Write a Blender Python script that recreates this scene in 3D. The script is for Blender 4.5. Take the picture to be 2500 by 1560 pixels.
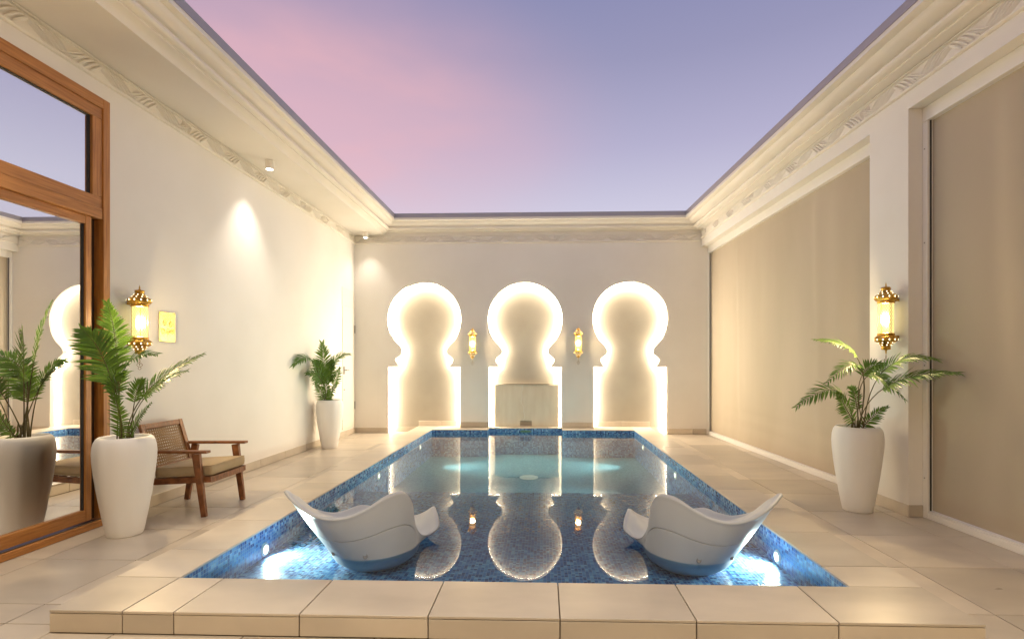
import bpy, bmesh, math, random
from mathutils import Vector, Matrix
from mathutils.geometry import tessellate_polygon

random.seed(7)
R = math.radians
SC = bpy.context.scene
for o in list(bpy.data.objects):
    bpy.data.objects.remove(o)

# ------------------------------------------------------------------ camera
cam_data = bpy.data.cameras.new('camera')
cam = bpy.data.objects.new('camera', cam_data)
SC.collection.objects.link(cam)
cam.location = (0, 0, 1.23)
cam.rotation_euler = (R(90), 0, math.atan(41.5 / 1270))
cam_data.sensor_fit = 'HORIZONTAL'
cam_data.sensor_width = 36
cam_data.lens = 36 * 1270 / 2500
cam_data.shift_x = -0.0138
cam_data.shift_y = 0.0436
cam_data.clip_start = 0.05
cam_data.clip_end = 500
SC.camera = cam

# ------------------------------------------------------------------ world: dusk sky
W = bpy.data.worlds.new('World')
SC.world = W
W.use_nodes = True
wn, wl = W.node_tree.nodes, W.node_tree.links
wn.clear()
w_out = wn.new('ShaderNodeOutputWorld')
w_bg = wn.new('ShaderNodeBackground')
w_tc = wn.new('ShaderNodeTexCoord')
w_sep = wn.new('ShaderNodeSeparateXYZ')
wl.new(w_tc.outputs['Generated'], w_sep.inputs[0])
ramp = wn.new('ShaderNodeValToRGB')
ramp.color_ramp.elements[0].position = 0.0
ramp.color_ramp.elements[0].color = (0.60, 0.52, 0.58, 1)
ramp.color_ramp.elements[1].position = 1.0
ramp.color_ramp.elements[1].color = (0.13, 0.15, 0.33, 1)
for p, c in ((0.26, (0.60, 0.58, 0.72, 1)), (0.38, (0.43, 0.41, 0.58, 1)), (0.50, (0.30, 0.295, 0.46, 1)),
             (0.62, (0.22, 0.23, 0.41, 1))):
    e = ramp.color_ramp.elements.new(p)
    e.color = c
wl.new(w_sep.outputs['Z'], ramp.inputs[0])
# afterglow on thin high cloud, towards the sunset azimuth (left of the view axis)
gdir = Vector((-0.45, 1.0, 0.48)).normalized()
gs = wn.new('ShaderNodeVectorMath'); gs.operation = 'SUBTRACT'; gs.inputs[1].default_value = gdir
wl.new(w_tc.outputs['Generated'], gs.inputs[0])
gm_ = wn.new('ShaderNodeVectorMath'); gm_.operation = 'MULTIPLY'; gm_.inputs[1].default_value = (1.0, 1.0, 2.1)
wl.new(gs.outputs[0], gm_.inputs[0])
gl_ = wn.new('ShaderNodeVectorMath'); gl_.operation = 'LENGTH'
wl.new(gm_.outputs[0], gl_.inputs[0])
glow = wn.new('ShaderNodeMapRange'); glow.interpolation_type = 'SMOOTHSTEP'
glow.inputs['From Min'].default_value = 0.56
glow.inputs['From Max'].default_value = 0.0
wl.new(gl_.outputs['Value'], glow.inputs['Value'])
mp = wn.new('ShaderNodeMapping'); mp.inputs['Scale'].default_value = (1.2, 1.0, 3.2)
mp.inputs['Rotation'].default_value = (0, R(14), 0)
wl.new(w_tc.outputs['Generated'], mp.inputs[0])
nz = wn.new('ShaderNodeTexNoise'); nz.inputs['Scale'].default_value = 2.6
nz.inputs['Detail'].default_value = 4; nz.inputs['Roughness'].default_value = 0.5
wl.new(mp.outputs[0], nz.inputs['Vector'])
nzr = wn.new('ShaderNodeMapRange'); nzr.interpolation_type = 'SMOOTHSTEP'
nzr.inputs['From Min'].default_value = 0.30; nzr.inputs['From Max'].default_value = 0.66
nzr.inputs['To Min'].default_value = 0.60
nzr.inputs['To Max'].default_value = 0.98
wl.new(nz.outputs['Fac'], nzr.inputs['Value'])
pm = wn.new('ShaderNodeMath'); pm.operation = 'MULTIPLY'
wl.new(glow.outputs[0], pm.inputs[0]); wl.new(nzr.outputs[0], pm.inputs[1])
mixp = wn.new('ShaderNodeMix'); mixp.data_type = 'RGBA'
mixp.inputs['B'].default_value = (0.80, 0.44, 0.47, 1)
wl.new(pm.outputs[0], mixp.inputs['Factor'])
wl.new(ramp.outputs['Color'], mixp.inputs['A'])
sky = wn.new('ShaderNodeTexSky'); sky.sky_type = 'NISHITA'; sky.sun_disc = False
sky.sun_elevation = R(1.0); sky.sun_rotation = R(-28)
skys = wn.new('ShaderNodeVectorMath'); skys.operation = 'SCALE'; skys.inputs['Scale'].default_value = 0.1
wl.new(sky.outputs[0], skys.inputs[0])
mixs = wn.new('ShaderNodeMix'); mixs.data_type = 'RGBA'; mixs.inputs['Factor'].default_value = 0.06
wl.new(mixp.outputs['Result'], mixs.inputs['A']); wl.new(skys.outputs[0], mixs.inputs['B'])
wl.new(mixs.outputs['Result'], w_bg.inputs['Color'])
w_bg.inputs['Strength'].default_value = 0.59
wl.new(w_bg.outputs[0], w_out.inputs[0])

SC.view_settings.view_transform = 'Standard'
SC.view_settings.look = 'None'
SC.view_settings.exposure = 0.96
SC.view_settings.gamma = 1.0
SC.view_settings.use_curve_mapping = False
SC.cycles.use_denoising = True
try:
    SC.cycles.denoiser = 'OPENIMAGEDENOISE'
except Exception:
    pass
SC.cycles.max_bounces = 10
SC.cycles.diffuse_bounces = 5
SC.cycles.glossy_bounces = 5
SC.cycles.transparent_max_bounces = 16
SC.cycles.sample_clamp_indirect = 4.0
SC.cycles.caustics_refractive = False
SC.cycles.caustics_reflective = False
SC.cycles.use_light_tree = True

# light levels (watts / radiance) gathered here so they can be tuned together
LED_RADIANCE = 94.0
LED_HALO = 80.0
LANTERN_W = 120.0
DOWNLIGHT_W = 46.0
POOL_W = 38.0
WARM = (1.0, 0.80, 0.54)
LEDC = (1.0, 0.86, 0.66)


# ------------------------------------------------------------------ materials
def mat(name, color=(.5, .5, .5), rough=.5, metal=0., spec=.5, coat=0.):
    m = bpy.data.materials.new(name)
    m.use_nodes = True
    b = m.node_tree.nodes['Principled BSDF']
    b.inputs['Base Color'].default_value = (*color, 1)
    b.inputs['Roughness'].default_value = rough
    b.inputs['Metallic'].default_value = metal
    b.inputs['Specular IOR Level'].default_value = spec
    b.inputs['Coat Weight'].default_value = coat
    return m, m.node_tree.nodes, m.node_tree.links, b


def noise_color(m, n, l, b, c1, c2, scale, detail=4, coord='Object', stretch=(1, 1, 1), lo=.35, hi=.65, per_object=False):
    tc = n.new('ShaderNodeTexCoord')
    mpp = n.new('ShaderNodeMapping'); mpp.inputs['Scale'].default_value = stretch
    l.new(tc.outputs[coord], mpp.inputs[0])
    if per_object:
        oi = n.new('ShaderNodeObjectInfo')
        mul = n.new('ShaderNodeMath'); mul.operation = 'MULTIPLY'; mul.inputs[1].default_value = 37.0
        l.new(oi.outputs['Random'], mul.inputs[0])
        l.new(mul.outputs[0], mpp.inputs['Location'])
    t = n.new('ShaderNodeTexNoise'); t.inputs['Scale'].default_value = scale; t.inputs['Detail'].default_value = detail
    l.new(mpp.outputs[0], t.inputs['Vector'])
    cr = n.new('ShaderNodeValToRGB')
    cr.color_ramp.elements[0].position = lo; cr.color_ramp.elements[0].color = (*c1, 1)
    cr.color_ramp.elements[1].position = hi; cr.color_ramp.elements[1].color = (*c2, 1)
    l.new(t.outputs['Fac'], cr.inputs[0])
    l.new(cr.outputs['Color'], b.inputs['Base Color'])
    return mpp, t, cr


def add_bump(n, l, b, vec, scale, strength, dist, detail=3):
    t = n.new('ShaderNodeTexNoise'); t.inputs['Scale'].default_value = scale; t.inputs['Detail'].default_value = detail
    if vec is not None:
        l.new(vec, t.inputs['Vector'])
    bp = n.new('ShaderNodeBump'); bp.inputs['Strength'].default_value = strength; bp.inputs['Distance'].default_value = dist
    l.new(t.outputs['Fac'], bp.inputs['Height'])
    l.new(bp.outputs[0], b.inputs['Normal'])
    return bp


M = {}
m, n, l, b = mat('plaster', rough=.75, spec=.3)
mpp, t, cr = noise_color(m, n, l, b, (.78, .745, .685), (.82, .785, .73), 1.3, 5)
add_bump(n, l, b, mpp.outputs[0], 9, .12, .004, 6)
M['plaster'] = m
m, n, l, b = mat('plaster_moulding', rough=.7, spec=.3)
mpp, t, cr = noise_color(m, n, l, b, (.80, .765, .70), (.84, .80, .735), 1.1, 3)
add_bump(n, l, b, mpp.outputs[0], 14, .03, .002, 3)
M['moulding'] = m
m, n, l, b = mat('niche_plaster', rough=.8, spec=.2)
mpp, t, cr = noise_color(m, n, l, b, (.37, .33, .265), (.41, .37, .30), 1.8, 4)
M['niche'] = m
m, n, l, b = mat('porcelain_tile', rough=.3, spec=.5)
mpp, t, cr = noise_color(m, n, l, b, (.49, .425, .34), (.64, .56, .45), 2.4, 7, stretch=(.7, 1.6, 1), lo=.3, hi=.7, per_object=True)
rr = n.new('ShaderNodeMapRange'); rr.inputs['To Min'].default_value = .22; rr.inputs['To Max'].default_value = .42
l.new(t.outputs['Fac'], rr.inputs['Value']); l.new(rr.outputs[0], b.inputs['Roughness'])
oi = n.new('ShaderNodeObjectInfo'); hv = n.new('ShaderNodeHueSaturation')
rv = n.new('ShaderNodeMapRange'); rv.inputs['To Min'].default_value = .80; rv.inputs['To Max'].default_value = 1.08
l.new(oi.outputs['Random'], rv.inputs['Value']); l.new(rv.outputs[0], hv.inputs['Value'])
l.new(cr.outputs['Color'], hv.inputs['Color']); l.new(hv.outputs[0], b.inputs['Base Color'])
add_bump(n, l, b, mpp.outputs[0], 60, .06, .002, 4)
M['tile'] = m
m, n, l, b = mat('grout', (.20, .155, .11), .9)
M['grout'] = m
m, n, l, b = mat('flashing', (.36, .34, .36), .45, .35)
M['flashing'] = m
m, n, l, b = mat('timber_frame', rough=.38, spec=.45)
noise_color(m, n, l, b, (.31, .120, .027), (.53, .235, .06), 5, 8, stretch=(14, 14, .8), lo=.3, hi=.72)
M['timber'] = m
m, n, l, b = mat('timber_frame_rail', rough=.38, spec=.45)
noise_color(m, n, l, b, (.31, .120, .027), (.53, .235, .06), 5, 8, stretch=(14, .8, 14), lo=.3, hi=.72)
M['timber_h'] = m
m, n, l, b = mat('timber_frame_dark', (.055, .03, .015), .5)
M['timber_dark'] = m
m, n, l, b = mat('teak', rough=.42, spec=.4)
noise_color(m, n, l, b, (.11, .038, .013), (.30, .115, .04), 6, 8, stretch=(3, 14, 3), lo=.28, hi=.75)
M['teak'] = m
m, n, l, b = mat('white_powder_coat', (.80, .77, .72), .4)
M['white'] = m
m, n, l, b = mat('gasket', (.03, .03, .03), .6)
M['gasket'] = m
m, n, l, b = mat('screen_fabric', rough=.85, spec=.2)
mpp, t, cr = noise_color(m, n, l, b, (.43, .36, .265), (.49, .415, .315), 1.1, 5, stretch=(1, .8, .25))
add_bump(n, l, b, mpp.outputs[0], 420, .12, .001, 2)
M['screen'] = m
m, n, l, b = mat('pot_glaze', rough=.5, spec=.4)
mpp, t, cr = noise_color(m, n, l, b, (.80, .775, .74), (.86, .84, .805), 3, 4, stretch=(1, 1, .3))
add_bump(n, l, b, mpp.outputs[0], 14, .2, .006, 4)
M['pot'] = m
m, n, l, b = mat('soil', (.05, .035, .022), .95)
M['soil'] = m
m, n, l, b = mat('palm_leaf', rough=.42, spec=.45)
oi = n.new('ShaderNodeObjectInfo'); cr = n.new('ShaderNodeValToRGB')
cr.color_ramp.elements[0].color = (.055, .135, .018, 1); cr.color_ramp.elements[1].color = (.16, .29, .04, 1)
geo = n.new('ShaderNodeNewGeometry')
mxr = n.new('ShaderNodeMath'); mxr.operation = 'ADD'
sc1 = n.new('ShaderNodeMath'); sc1.operation = 'MULTIPLY'; sc1.inputs[1].default_value = .55
sc2 = n.new('ShaderNodeMath'); sc2.operation = 'MULTIPLY'; sc2.inputs[1].default_value = .45
l.new(geo.outputs['Random Per Island'], sc1.inputs[0]); l.new(oi.outputs['Random'], sc2.inputs[0])
l.new(sc1.outputs[0], mxr.inputs[0]); l.new(sc2.outputs[0], mxr.inputs[1]); l.new(mxr.outputs[0], cr.inputs[0])
l.new(cr.outputs[0], b.inputs['Base Color'])
tr = n.new('ShaderNodeBsdfTranslucent'); mx = n.new('ShaderNodeMixShader'); mx.inputs[0].default_value = .28
l.new(cr.outputs[0], tr.inputs['Color'])
l.new(b.outputs[0], mx.inputs[1]); l.new(tr.outputs[0], mx.inputs[2])
l.new(mx.outputs[0], n['Material Output'].inputs[0])
M['leaf'] = m
m, n, l, b = mat('palm_stem', (.10, .085, .025), .6)
M['stem'] = m
m, n, l, b = mat('brass', rough=.28, metal=1.)
noise_color(m, n, l, b, (.42, .22, .04), (.72, .44, .10), 16, 5)
M['brass'] = m
m, n, l, b = mat('dark_brass', (.20, .11, .025), .45, .9)
M['dark_brass'] = m
m, n, l, b = mat('polished_gold', rough=.22, metal=1.)
noise_color(m, n, l, b, (.70, .47, .11), (.80, .56, .16), 3, 3)
M['gold'] = m
m, n, l, b = mat('engraving', (.10, .05, .01), .6)
M['engrave'] = m
m, n, l, b = mat('lounger_shell', rough=.42, spec=.4)
mpp, t, cr = noise_color(m, n, l, b, (.49, .52, .55), (.53, .56, .59), 2, 3)
add_bump(n, l, b, mpp.outputs[0], 180, .05, .001, 2)
M['lounger'] = m
m, n, l, b = mat('plug', (.30, .29, .28), .5)
M['plug'] = m
m, n, l, b = mat('cushion', rough=.9, spec=.2)
mpp, t, cr = noise_color(m, n, l, b, (.40, .31, .19), (.47, .37, .24), 5, 6)
add_bump(n, l, b, mpp.outputs[0], 500, .2, .001, 2)
M['cushion'] = m
m, n, l, b = mat('cane', (.26, .14, .045), .6)
M['cane'] = m
m, n, l, b = mat('wet_stone', rough=.22, spec=.6)
mpp, t, cr = noise_color(m, n, l, b, (.74, .65, .51), (.80, .72, .58), 3, 5, stretch=(3, 1, .7))
vo = n.new('ShaderNodeTexVoronoi'); vo.inputs['Scale'].default_value = 85
tc2 = n.new('ShaderNodeTexCoord'); mp2 = n.new('ShaderNodeMapping'); mp2.inputs['Scale'].default_value = (1, 1, .7)
l.new(tc2.outputs['Object'], mp2.inputs[0]); l.new(mp2.outputs[0], vo.inputs['Vector'])
dr = n.new('ShaderNodeMapRange'); dr.interpolation_type = 'SMOOTHSTEP'
dr.inputs['From Min'].default_value = .0; dr.inputs['From Max'].default_value = .34
dr.inputs['To Min'].default_value = 1.; dr.inputs['To Max'].default_value = 0.
l.new(vo.outputs['Distance'], dr.inputs['Value'])
wet = n.new('ShaderNodeTexNoise'); wet.inputs['Scale'].default_value = 7
mp3 = n.new('ShaderNodeMapping'); mp3.inputs['Scale'].default_value = (2.2, 1, .35)
l.new(tc2.outputs['Object'], mp3.inputs[0]); l.new(mp3.outputs[0], wet.inputs['Vector'])
wr = n.new('ShaderNodeMapRange'); wr.inputs['From Min'].default_value = .48; wr.inputs['From Max'].default_value = .58
l.new(wet.outputs['Fac'], wr.inputs['Value'])
mm = n.new('ShaderNodeMath'); mm.operation = 'MULTIPLY'
l.new(dr.outputs[0], mm.inputs[0]); l.new(wr.outputs[0], mm.inputs[1])
bp = n.new('ShaderNodeBump'); bp.inputs['Strength'].default_value = .9; bp.inputs['Distance'].default_value = .006
l.new(mm.outputs[0], bp.inputs['Height']); l.new(bp.outputs[0], b.inputs['Normal'])
M['wet'] = m
m, n, l, b = mat('brushed_steel', (.35, .33, .30), .35, 1.)
M['steel'] = m
m, n, l, b = mat('slot_green', (.10, .20, .12), .3)
M['green'] = m


def emitter(name, color, strength):
    m = bpy.data.materials.new(name); m.use_nodes = True
    n, l = m.node_tree.nodes, m.node_tree.links
    n.clear()
    o = n.new('ShaderNodeOutputMaterial'); e = n.new('ShaderNodeEmission')
    e.inputs[0].default_value = (*color, 1); e.inputs[1].default_value = strength
    l.new(e.outputs[0], o.inputs[0])
    return m


M['led'] = emitter('led_strip', LEDC, LED_RADIANCE)
M['led_halo'] = emitter('led_halo_strip', LEDC, LED_HALO)
M['lens'] = emitter('lamp_lens', (1.0, .95, .86), 14)
M['pool_lens'] = emitter('pool_lamp_lens', (1.0, .97, .82), 10)
M['pool_lens_far'] = emitter('pool_lamp_lens_far', (1.0, .97, .72), 3)
M['pierced'] = emitter('pierced_glow', (1.0, .86, .52), 2.6)

# lantern glass: warm glowing frosted glass, part of the bulb's light passes through
m = bpy.data.materials.new('lantern_glass'); m.use_nodes = True
n, l = m.node_tree.nodes, m.node_tree.links
n.clear()
o = n.new('ShaderNodeOutputMaterial'); e = n.new('ShaderNodeEmission'); t = n.new('ShaderNodeBsdfTransparent')
e.inputs[0].default_value = (1.0, .80, .30, 1); e.inputs[1].default_value = 1.1
t.inputs[0].default_value = (1, .92, .72, 1)
mx = n.new('ShaderNodeMixShader'); mx.inputs[0].default_value = .42
l.new(e.outputs[0], mx.inputs[1]); l.new(t.outputs[0], mx.inputs[2]); l.new(mx.outputs[0], o.inputs[0])
M['lantern_glass'] = m

# mirror-like solar glass of the sliding door
m = bpy.data.materials.new('reflective_glass'); m.use_nodes = True
n, l = m.node_tree.nodes, m.node_tree.links
n.clear()
o = n.new('ShaderNodeOutputMaterial'); g = n.new('ShaderNodeBsdfGlossy'); d = n.new('ShaderNodeBsdfDiffuse')
g.inputs['Color'].default_value = (.95, .95, .95, 1); g.inputs['Roughness'].default_value = 0.0
d.inputs[0].default_value = (.16, .13, .10, 1)
mx = n.new('ShaderNodeMixShader'); mx.inputs[0].default_value = .90
l.new(d.outputs[0], mx.inputs[1]); l.new(g.outputs[0], mx.inputs[2]); l.new(mx.outputs[0], o.inputs[0])
M['mirror_glass'] = m

# water surface: Fresnel blend of clear tinted transmission and mirror reflection, faint ripples
m = bpy.data.materials.new('water'); m.use_nodes = True
n, l = m.node_tree.nodes, m.node_tree.links
n.clear()
o = n.new('ShaderNodeOutputMaterial'); g = n.new('ShaderNodeBsdfGlossy'); t = n.new('ShaderNodeBsdfTransparent')
g.inputs['Roughness'].default_value = 0.0
t.inputs[0].default_value = (.72, .92, .93, 1)
fr = n.new('ShaderNodeFresnel'); fr.inputs['IOR'].default_value = 1.43
tc = n.new('ShaderNodeTexCoord'); mpp = n.new('ShaderNodeMapping'); mpp.inputs['Scale'].default_value = (1, .8, 1)
l.new(tc.outputs['Object'], mpp.inputs[0])
t1 = n.new('ShaderNodeTexNoise'); t1.inputs['Scale'].default_value = 3.2; t1.inputs['Detail'].default_value = 2.5
t1.inputs['Roughness'].default_value = .55
l.new(mpp.outputs[0], t1.inputs['Vector'])
bp = n.new('ShaderNodeBump'); bp.inputs['Strength'].default_value = .25; bp.inputs['Distance'].default_value = .00028
l.new(t1.outputs['Fac'], bp.inputs['Height'])
l.new(bp.outputs[0], g.inputs['Normal'])
mx = n.new('ShaderNodeMixShader')
l.new(fr.outputs[0], mx.inputs[0]); l.new(t.outputs[0], mx.inputs[1]); l.new(g.outputs[0], mx.inputs[2])
l.new(mx.outputs[0], o.inputs[0])
M['water'] = m

# glass mosaic, 21 mm chips, colour picked per chip
m, n, l, b = mat('glass_mosaic', rough=.18, spec=.6)
uv = n.new('ShaderNodeUVMap')
sc_ = n.new('ShaderNodeVectorMath'); sc_.operation = 'SCALE'; sc_.inputs['Scale'].default_value = 1 / .0225
l.new(uv.outputs[0], sc_.inputs[0])
fl = n.new('ShaderNodeVectorMath'); fl.operation = 'FLOOR'; l.new(sc_.outputs[0], fl.inputs[0])
frc = n.new('ShaderNodeVectorMath'); frc.operation = 'FRACTION'; l.new(sc_.outputs[0], frc.inputs[0])
wnz = n.new('ShaderNodeTexWhiteNoise'); wnz.noise_dimensions = '2D'; l.new(fl.outputs[0], wnz.inputs['Vector'])
cr = n.new('ShaderNodeValToRGB'); cr.color_ramp.interpolation = 'CONSTANT'
cols = ((0, (.014, .050, .20)), (.22, (.035, .13, .38)), (.45, (.07, .22, .50)), (.68, (.13, .33, .60)), (.88, (.24, .47, .70)))
cr.color_ramp.elements[0].color = (*cols[0][1], 1)
cr.color_ramp.elements[1].position = cols[1][0]; cr.color_ramp.elements[1].color = (*cols[1][1], 1)
for p, c in cols[2:]:
    e = cr.color_ramp.elements.new(p); e.color = (*c, 1)
l.new(wnz.outputs['Value'], cr.inputs[0])
sp = n.new('ShaderNodeSeparateXYZ'); l.new(frc.outputs[0], sp.inputs[0])


def edge(outp):
    s = n.new('ShaderNodeMath'); s.operation = 'SUBTRACT'; s.inputs[1].default_value = .5; l.new(outp, s.inputs[0])
    a = n.new('ShaderNodeMath'); a.operation = 'ABSOLUTE'; l.new(s.outputs[0], a.inputs[0])
    return a.outputs[0]


mxx = n.new('ShaderNodeMath'); mxx.operation = 'MAXIMUM'
l.new(edge(sp.outputs[0]), mxx.inputs[0]); l.new(edge(sp.outputs[1]), mxx.inputs[1])
gm = n.new('ShaderNodeMapRange'); gm.inputs['From Min'].default_value = .43; gm.inputs['From Max'].default_value = .46
l.new(mxx.outputs[0], gm.inputs['Value'])
mixg = n.new('ShaderNodeMix'); mixg.data_type = 'RGBA'; mixg.inputs['B'].default_value = (.30, .43, .55, 1)
l.new(gm.outputs[0], mixg.inputs['Factor']); l.new(cr.outputs[0], mixg.inputs['A'])
l.new(mixg.outputs['Result'], b.inputs['Base Color'])
bp = n.new('ShaderNodeBump'); bp.invert = True; bp.inputs['Strength'].default_value = .5; bp.inputs['Distance'].default_value = .002
l.new(gm.outputs[0], bp.inputs['Height']); l.new(bp.outputs[0], b.inputs['Normal'])
M['mosaic'] = m
# mosaic for the deep floor with the water's turquoise and blur painted in
m = m.copy(); m.name = 'glass_mosaic_water_tint'
for nd in m.node_tree.nodes:
    if nd.type == 'VALTORGB':
        for el, c in zip(nd.color_ramp.elements, ((.095, .25, .36), (.125, .30, .40), (.155, .345, .44), (.185, .385, .475), (.23, .43, .51))):
            el.color = (*c, 1)
    if nd.type == 'MIX':
        nd.inputs['B'].default_value = (.22, .40, .47, 1)
M['mosaic_water_tint'] = m


# ------------------------------------------------------------------ mesh helpers
class MB:
    def __init__(self):
        self.v, self.f = [], []

    def quad(self, a, b, c, d):
        k = len(self.v); self.v += [tuple(a), tuple(b), tuple(c), tuple(d)]; self.f.append((k, k + 1, k + 2, k + 3)); return self

    def box(self, x0, x1, y0, y1, z0, z1):
        k = len(self.v)
        self.v += [(x0, y0, z0), (x1, y0, z0), (x1, y1, z0), (x0, y1, z0), (x0, y0, z1), (x1, y0, z1), (x1, y1, z1), (x0, y1, z1)]
        for q in ((0, 3, 2, 1), (4, 5, 6, 7), (0, 1, 5, 4), (1, 2, 6, 5), (2, 3, 7, 6), (3, 0, 4, 7)):
            self.f.append(tuple(k + i for i in q))
        return self

    def bar(self, p, q, w, h, up=(0, 0, 1), w2=None, h2=None):
        p, q = Vector(p), Vector(q); d = (q - p).normalized(); s = d.cross(Vector(up)).normalized(); u = s.cross(d)
        w2 = w if w2 is None else w2; h2 = h if h2 is None else h2
        k = len(self.v)
        for c, ww, hh in ((p, w, h), (q, w2, h2)):
            for a, bb in ((-1, -1), (1, -1), (1, 1), (-1, 1)):
                self.v.append(tuple(c + s * a * ww / 2 + u * bb * hh / 2))
        for qd in ((0, 3, 2, 1), (4, 5, 6, 7), (0, 1, 5, 4), (1, 2, 6, 5), (2, 3, 7, 6), (3, 0, 4, 7)):
            self.f.append(tuple(k + i for i in qd))
        return self

    def tube(self, pts, r, seg=8, r2=None):
        k0 = len(self.v); P = [Vector(p) for p in pts]; N = len(P)
        ref = Vector((0.13, 0.21, 0.97))
        for i, p in enumerate(P):
            d = (P[min(i + 1, N - 1)] - P[max(i - 1, 0)]).normalized()
            s = d.cross(ref)
            if s.length < 1e-3:
                s = d.cross(Vector((1, 0, 0)))
            s.normalize(); u = s.cross(d)
            rr = r if r2 is None else r + (r2 - r) * i / (N - 1)
            for j in range(seg):
                a = 2 * math.pi * j / seg
                self.v.append(tuple(p + s * math.cos(a) * rr + u * math.sin(a) * rr))
        for i in range(N - 1):
            for j in range(seg):
                a, b2 = k0 + i * seg + j, k0 + i * seg + (j + 1) % seg
                self.f.append((a, b2, b2 + seg, a + seg))
        self.f.append(tuple(k0 + j for j in range(seg))[::-1])
        self.f.append(tuple(k0 + (N - 1) * seg + j for j in range(seg)))
        return self

    def lathe(self, prof, seg=32, c=(0, 0, 0), mod=None, caps=True):
        k0 = len(self.v)
        for i, (r, z) in enumerate(prof):
            for j in range(seg):
                a = 2 * math.pi * j / seg
                rr = r if mod is None else mod(r, z, a)
                self.v.append((c[0] + rr * math.cos(a), c[1] + rr * math.sin(a), c[2] + z))
        for i in range(len(prof) - 1):
            for j in range(seg):
                a, b2 = k0 + i * seg + j, k0 + i * seg + (j + 1) % seg
                self.f.append((a, b2, b2 + seg, a + seg))
        if caps:
            self.f.append(tuple(k0 + j for j in range(seg))[::-1])
            self.f.append(tuple(k0 + (len(prof) - 1) * seg + j for j in range(seg)))
        return self

    def grid(self, rows, close=False):
        k0 = len(self.v); nr, nc = len(rows), len(rows[0])
        for r_ in rows:
            self.v += [tuple(p) for p in r_]
        for i in range(nr - 1):
            for j in range(nc if close else nc - 1):
                a, b2 = k0 + i * nc + j, k0 + i * nc + (j + 1) % nc
                self.f.append((a, b2, b2 + nc, a + nc))
        return self

    def build(self, name, material, parent=None, smooth=False, bevel=0., seg=2, fix=True, sub=0):
        me = bpy.data.meshes.new(name)
        me.from_pydata(self.v, [], self.f)
        if fix:
            bm = bmesh.new(); bm.from_mesh(me)
            if smooth or sub:
                bmesh.ops.remove_doubles(bm, verts=bm.verts, dist=1e-5)
            bmesh.ops.recalc_face_normals(bm, faces=bm.faces)
            bm.to_mesh(me); bm.free()
        uvl = me.uv_layers.new(name='UVMap')
        for p in me.polygons:
            nx, ny, nz_ = (abs(c) for c in p.normal)
            for li in p.loop_indices:
                x, y, z = me.vertices[me.loops[li].vertex_index].co
                uvl.data[li].uv = (x, y) if nz_ >= nx and nz_ >= ny else ((y, z) if nx >= ny else (x, z))
        if smooth:
            for p in me.polygons:
                p.use_smooth = True
            if smooth == 'sharp':
                me.set_sharp_from_angle(angle=R(35))
        me.materials.append(M[material])
        o = bpy.data.objects.new(name, me)
        SC.collection.objects.link(o)
        if parent is not None:
            o.parent = parent
        if bevel:
            bv = o.modifiers.new('bevel', 'BEVEL'); bv.width = bevel; bv.segments = seg; bv.limit_method = 'ANGLE'
            bv.angle_limit = R(40)
        if sub:
            s = o.modifiers.new('sub', 'SUBSURF'); s.levels = sub; s.render_levels = sub
        return o


def tag(o, label, cat, group=None):
    o['label'] = label; o['category'] = cat
    if group:
        o['group'] = group
    return o


def structure(o):
    o['kind'] = 'structure'
    return o


def empty(name, loc=(0, 0, 0), rz=0):
    o = bpy.data.objects.new(name, None); o.empty_display_size = .1
    SC.collection.objects.link(o); o.location = loc; o.rotation_euler = (0, 0, rz)
    return o


def copy_tree(o, parent=None):
    c = o.copy(); SC.collection.objects.link(c); c.parent = parent
    for ch in list(o.children):
        copy_tree(ch, c)
    return c


tile_cache = {}


def tile(parent, x0, x1, y0, y1, z0, z1, gap=.0028, material='tile'):
    """one tile as an object of its own; equal sizes share mesh data"""
    w, d, h = x1 - x0, y1 - y0, z1 - z0
    g = [0 if s < .03 else gap for s in (w, d, h)]
    key = (round(w, 4), round(d, 4), round(h, 4), material)
    if key not in tile_cache:
        tile_cache[key] = MB().box(-w / 2 + g[0], w / 2 - g[0], -d / 2 + g[1], d / 2 - g[1], -h / 2 + g[2], h / 2 - g[2]).build('tile', material, bevel=.0015, seg=1)
        o = tile_cache[key]
    else:
        o = tile_cache[key].copy(); SC.collection.objects.link(o)
    o.parent = parent
    o.location = ((x0 + x1) / 2, (y0 + y1) / 2, (z0 + z1) / 2 + random.uniform(-.0006, .0006))
    return o


# ------------------------------------------------------------------ dimensions
XL, YB = -3.38, 9.226
S = .105            # top of the raised pool kerb above the deck
PX0, PX1, PY0, PY1 = -1.92, 1.555, 2.685, 8.92
KX0, KX1, KY0 = -2.265, 1.915, 2.312
AX0, AX1, AY = -.954, .333, 9.19
WZ = .034           # water level
YN = -2.4           # where the court ends behind the camera


def xr(y):
    return 2.941 - .034 * (y - 4.31)


# ------------------------------------------------------------------ deck
deck = MB()
deck.box(XL - .3, KX0 + .02, YN, YB + .25, -.06, -.007)
deck.box(KX1 - .02, 3.6, YN, YB + .25, -.06, -.007)
deck.box(KX0 + .02, KX1 - .02, YN, KY0 + .02, -.06, -.007)
deck = structure(deck.build('deck', 'grout'))


def run(a, b, step, off):
    pts = [a]; k = math.ceil((a - off) / step + 1e-6)
    while off + k * step < b - 1e-3:
        if off + k * step - pts[-1] > .04:
            pts.append(off + k * step)
        k += 1
    return pts + [b]


def deck_tiles(xs, y0, y1, off):
    for i in range(len(xs) - 1):
        ys = run(y0, y1, .6, off)
        for a, b2 in zip(ys, ys[1:]):
            tile(deck, xs[i], xs[i + 1], a, b2, -.007, 0.)


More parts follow.
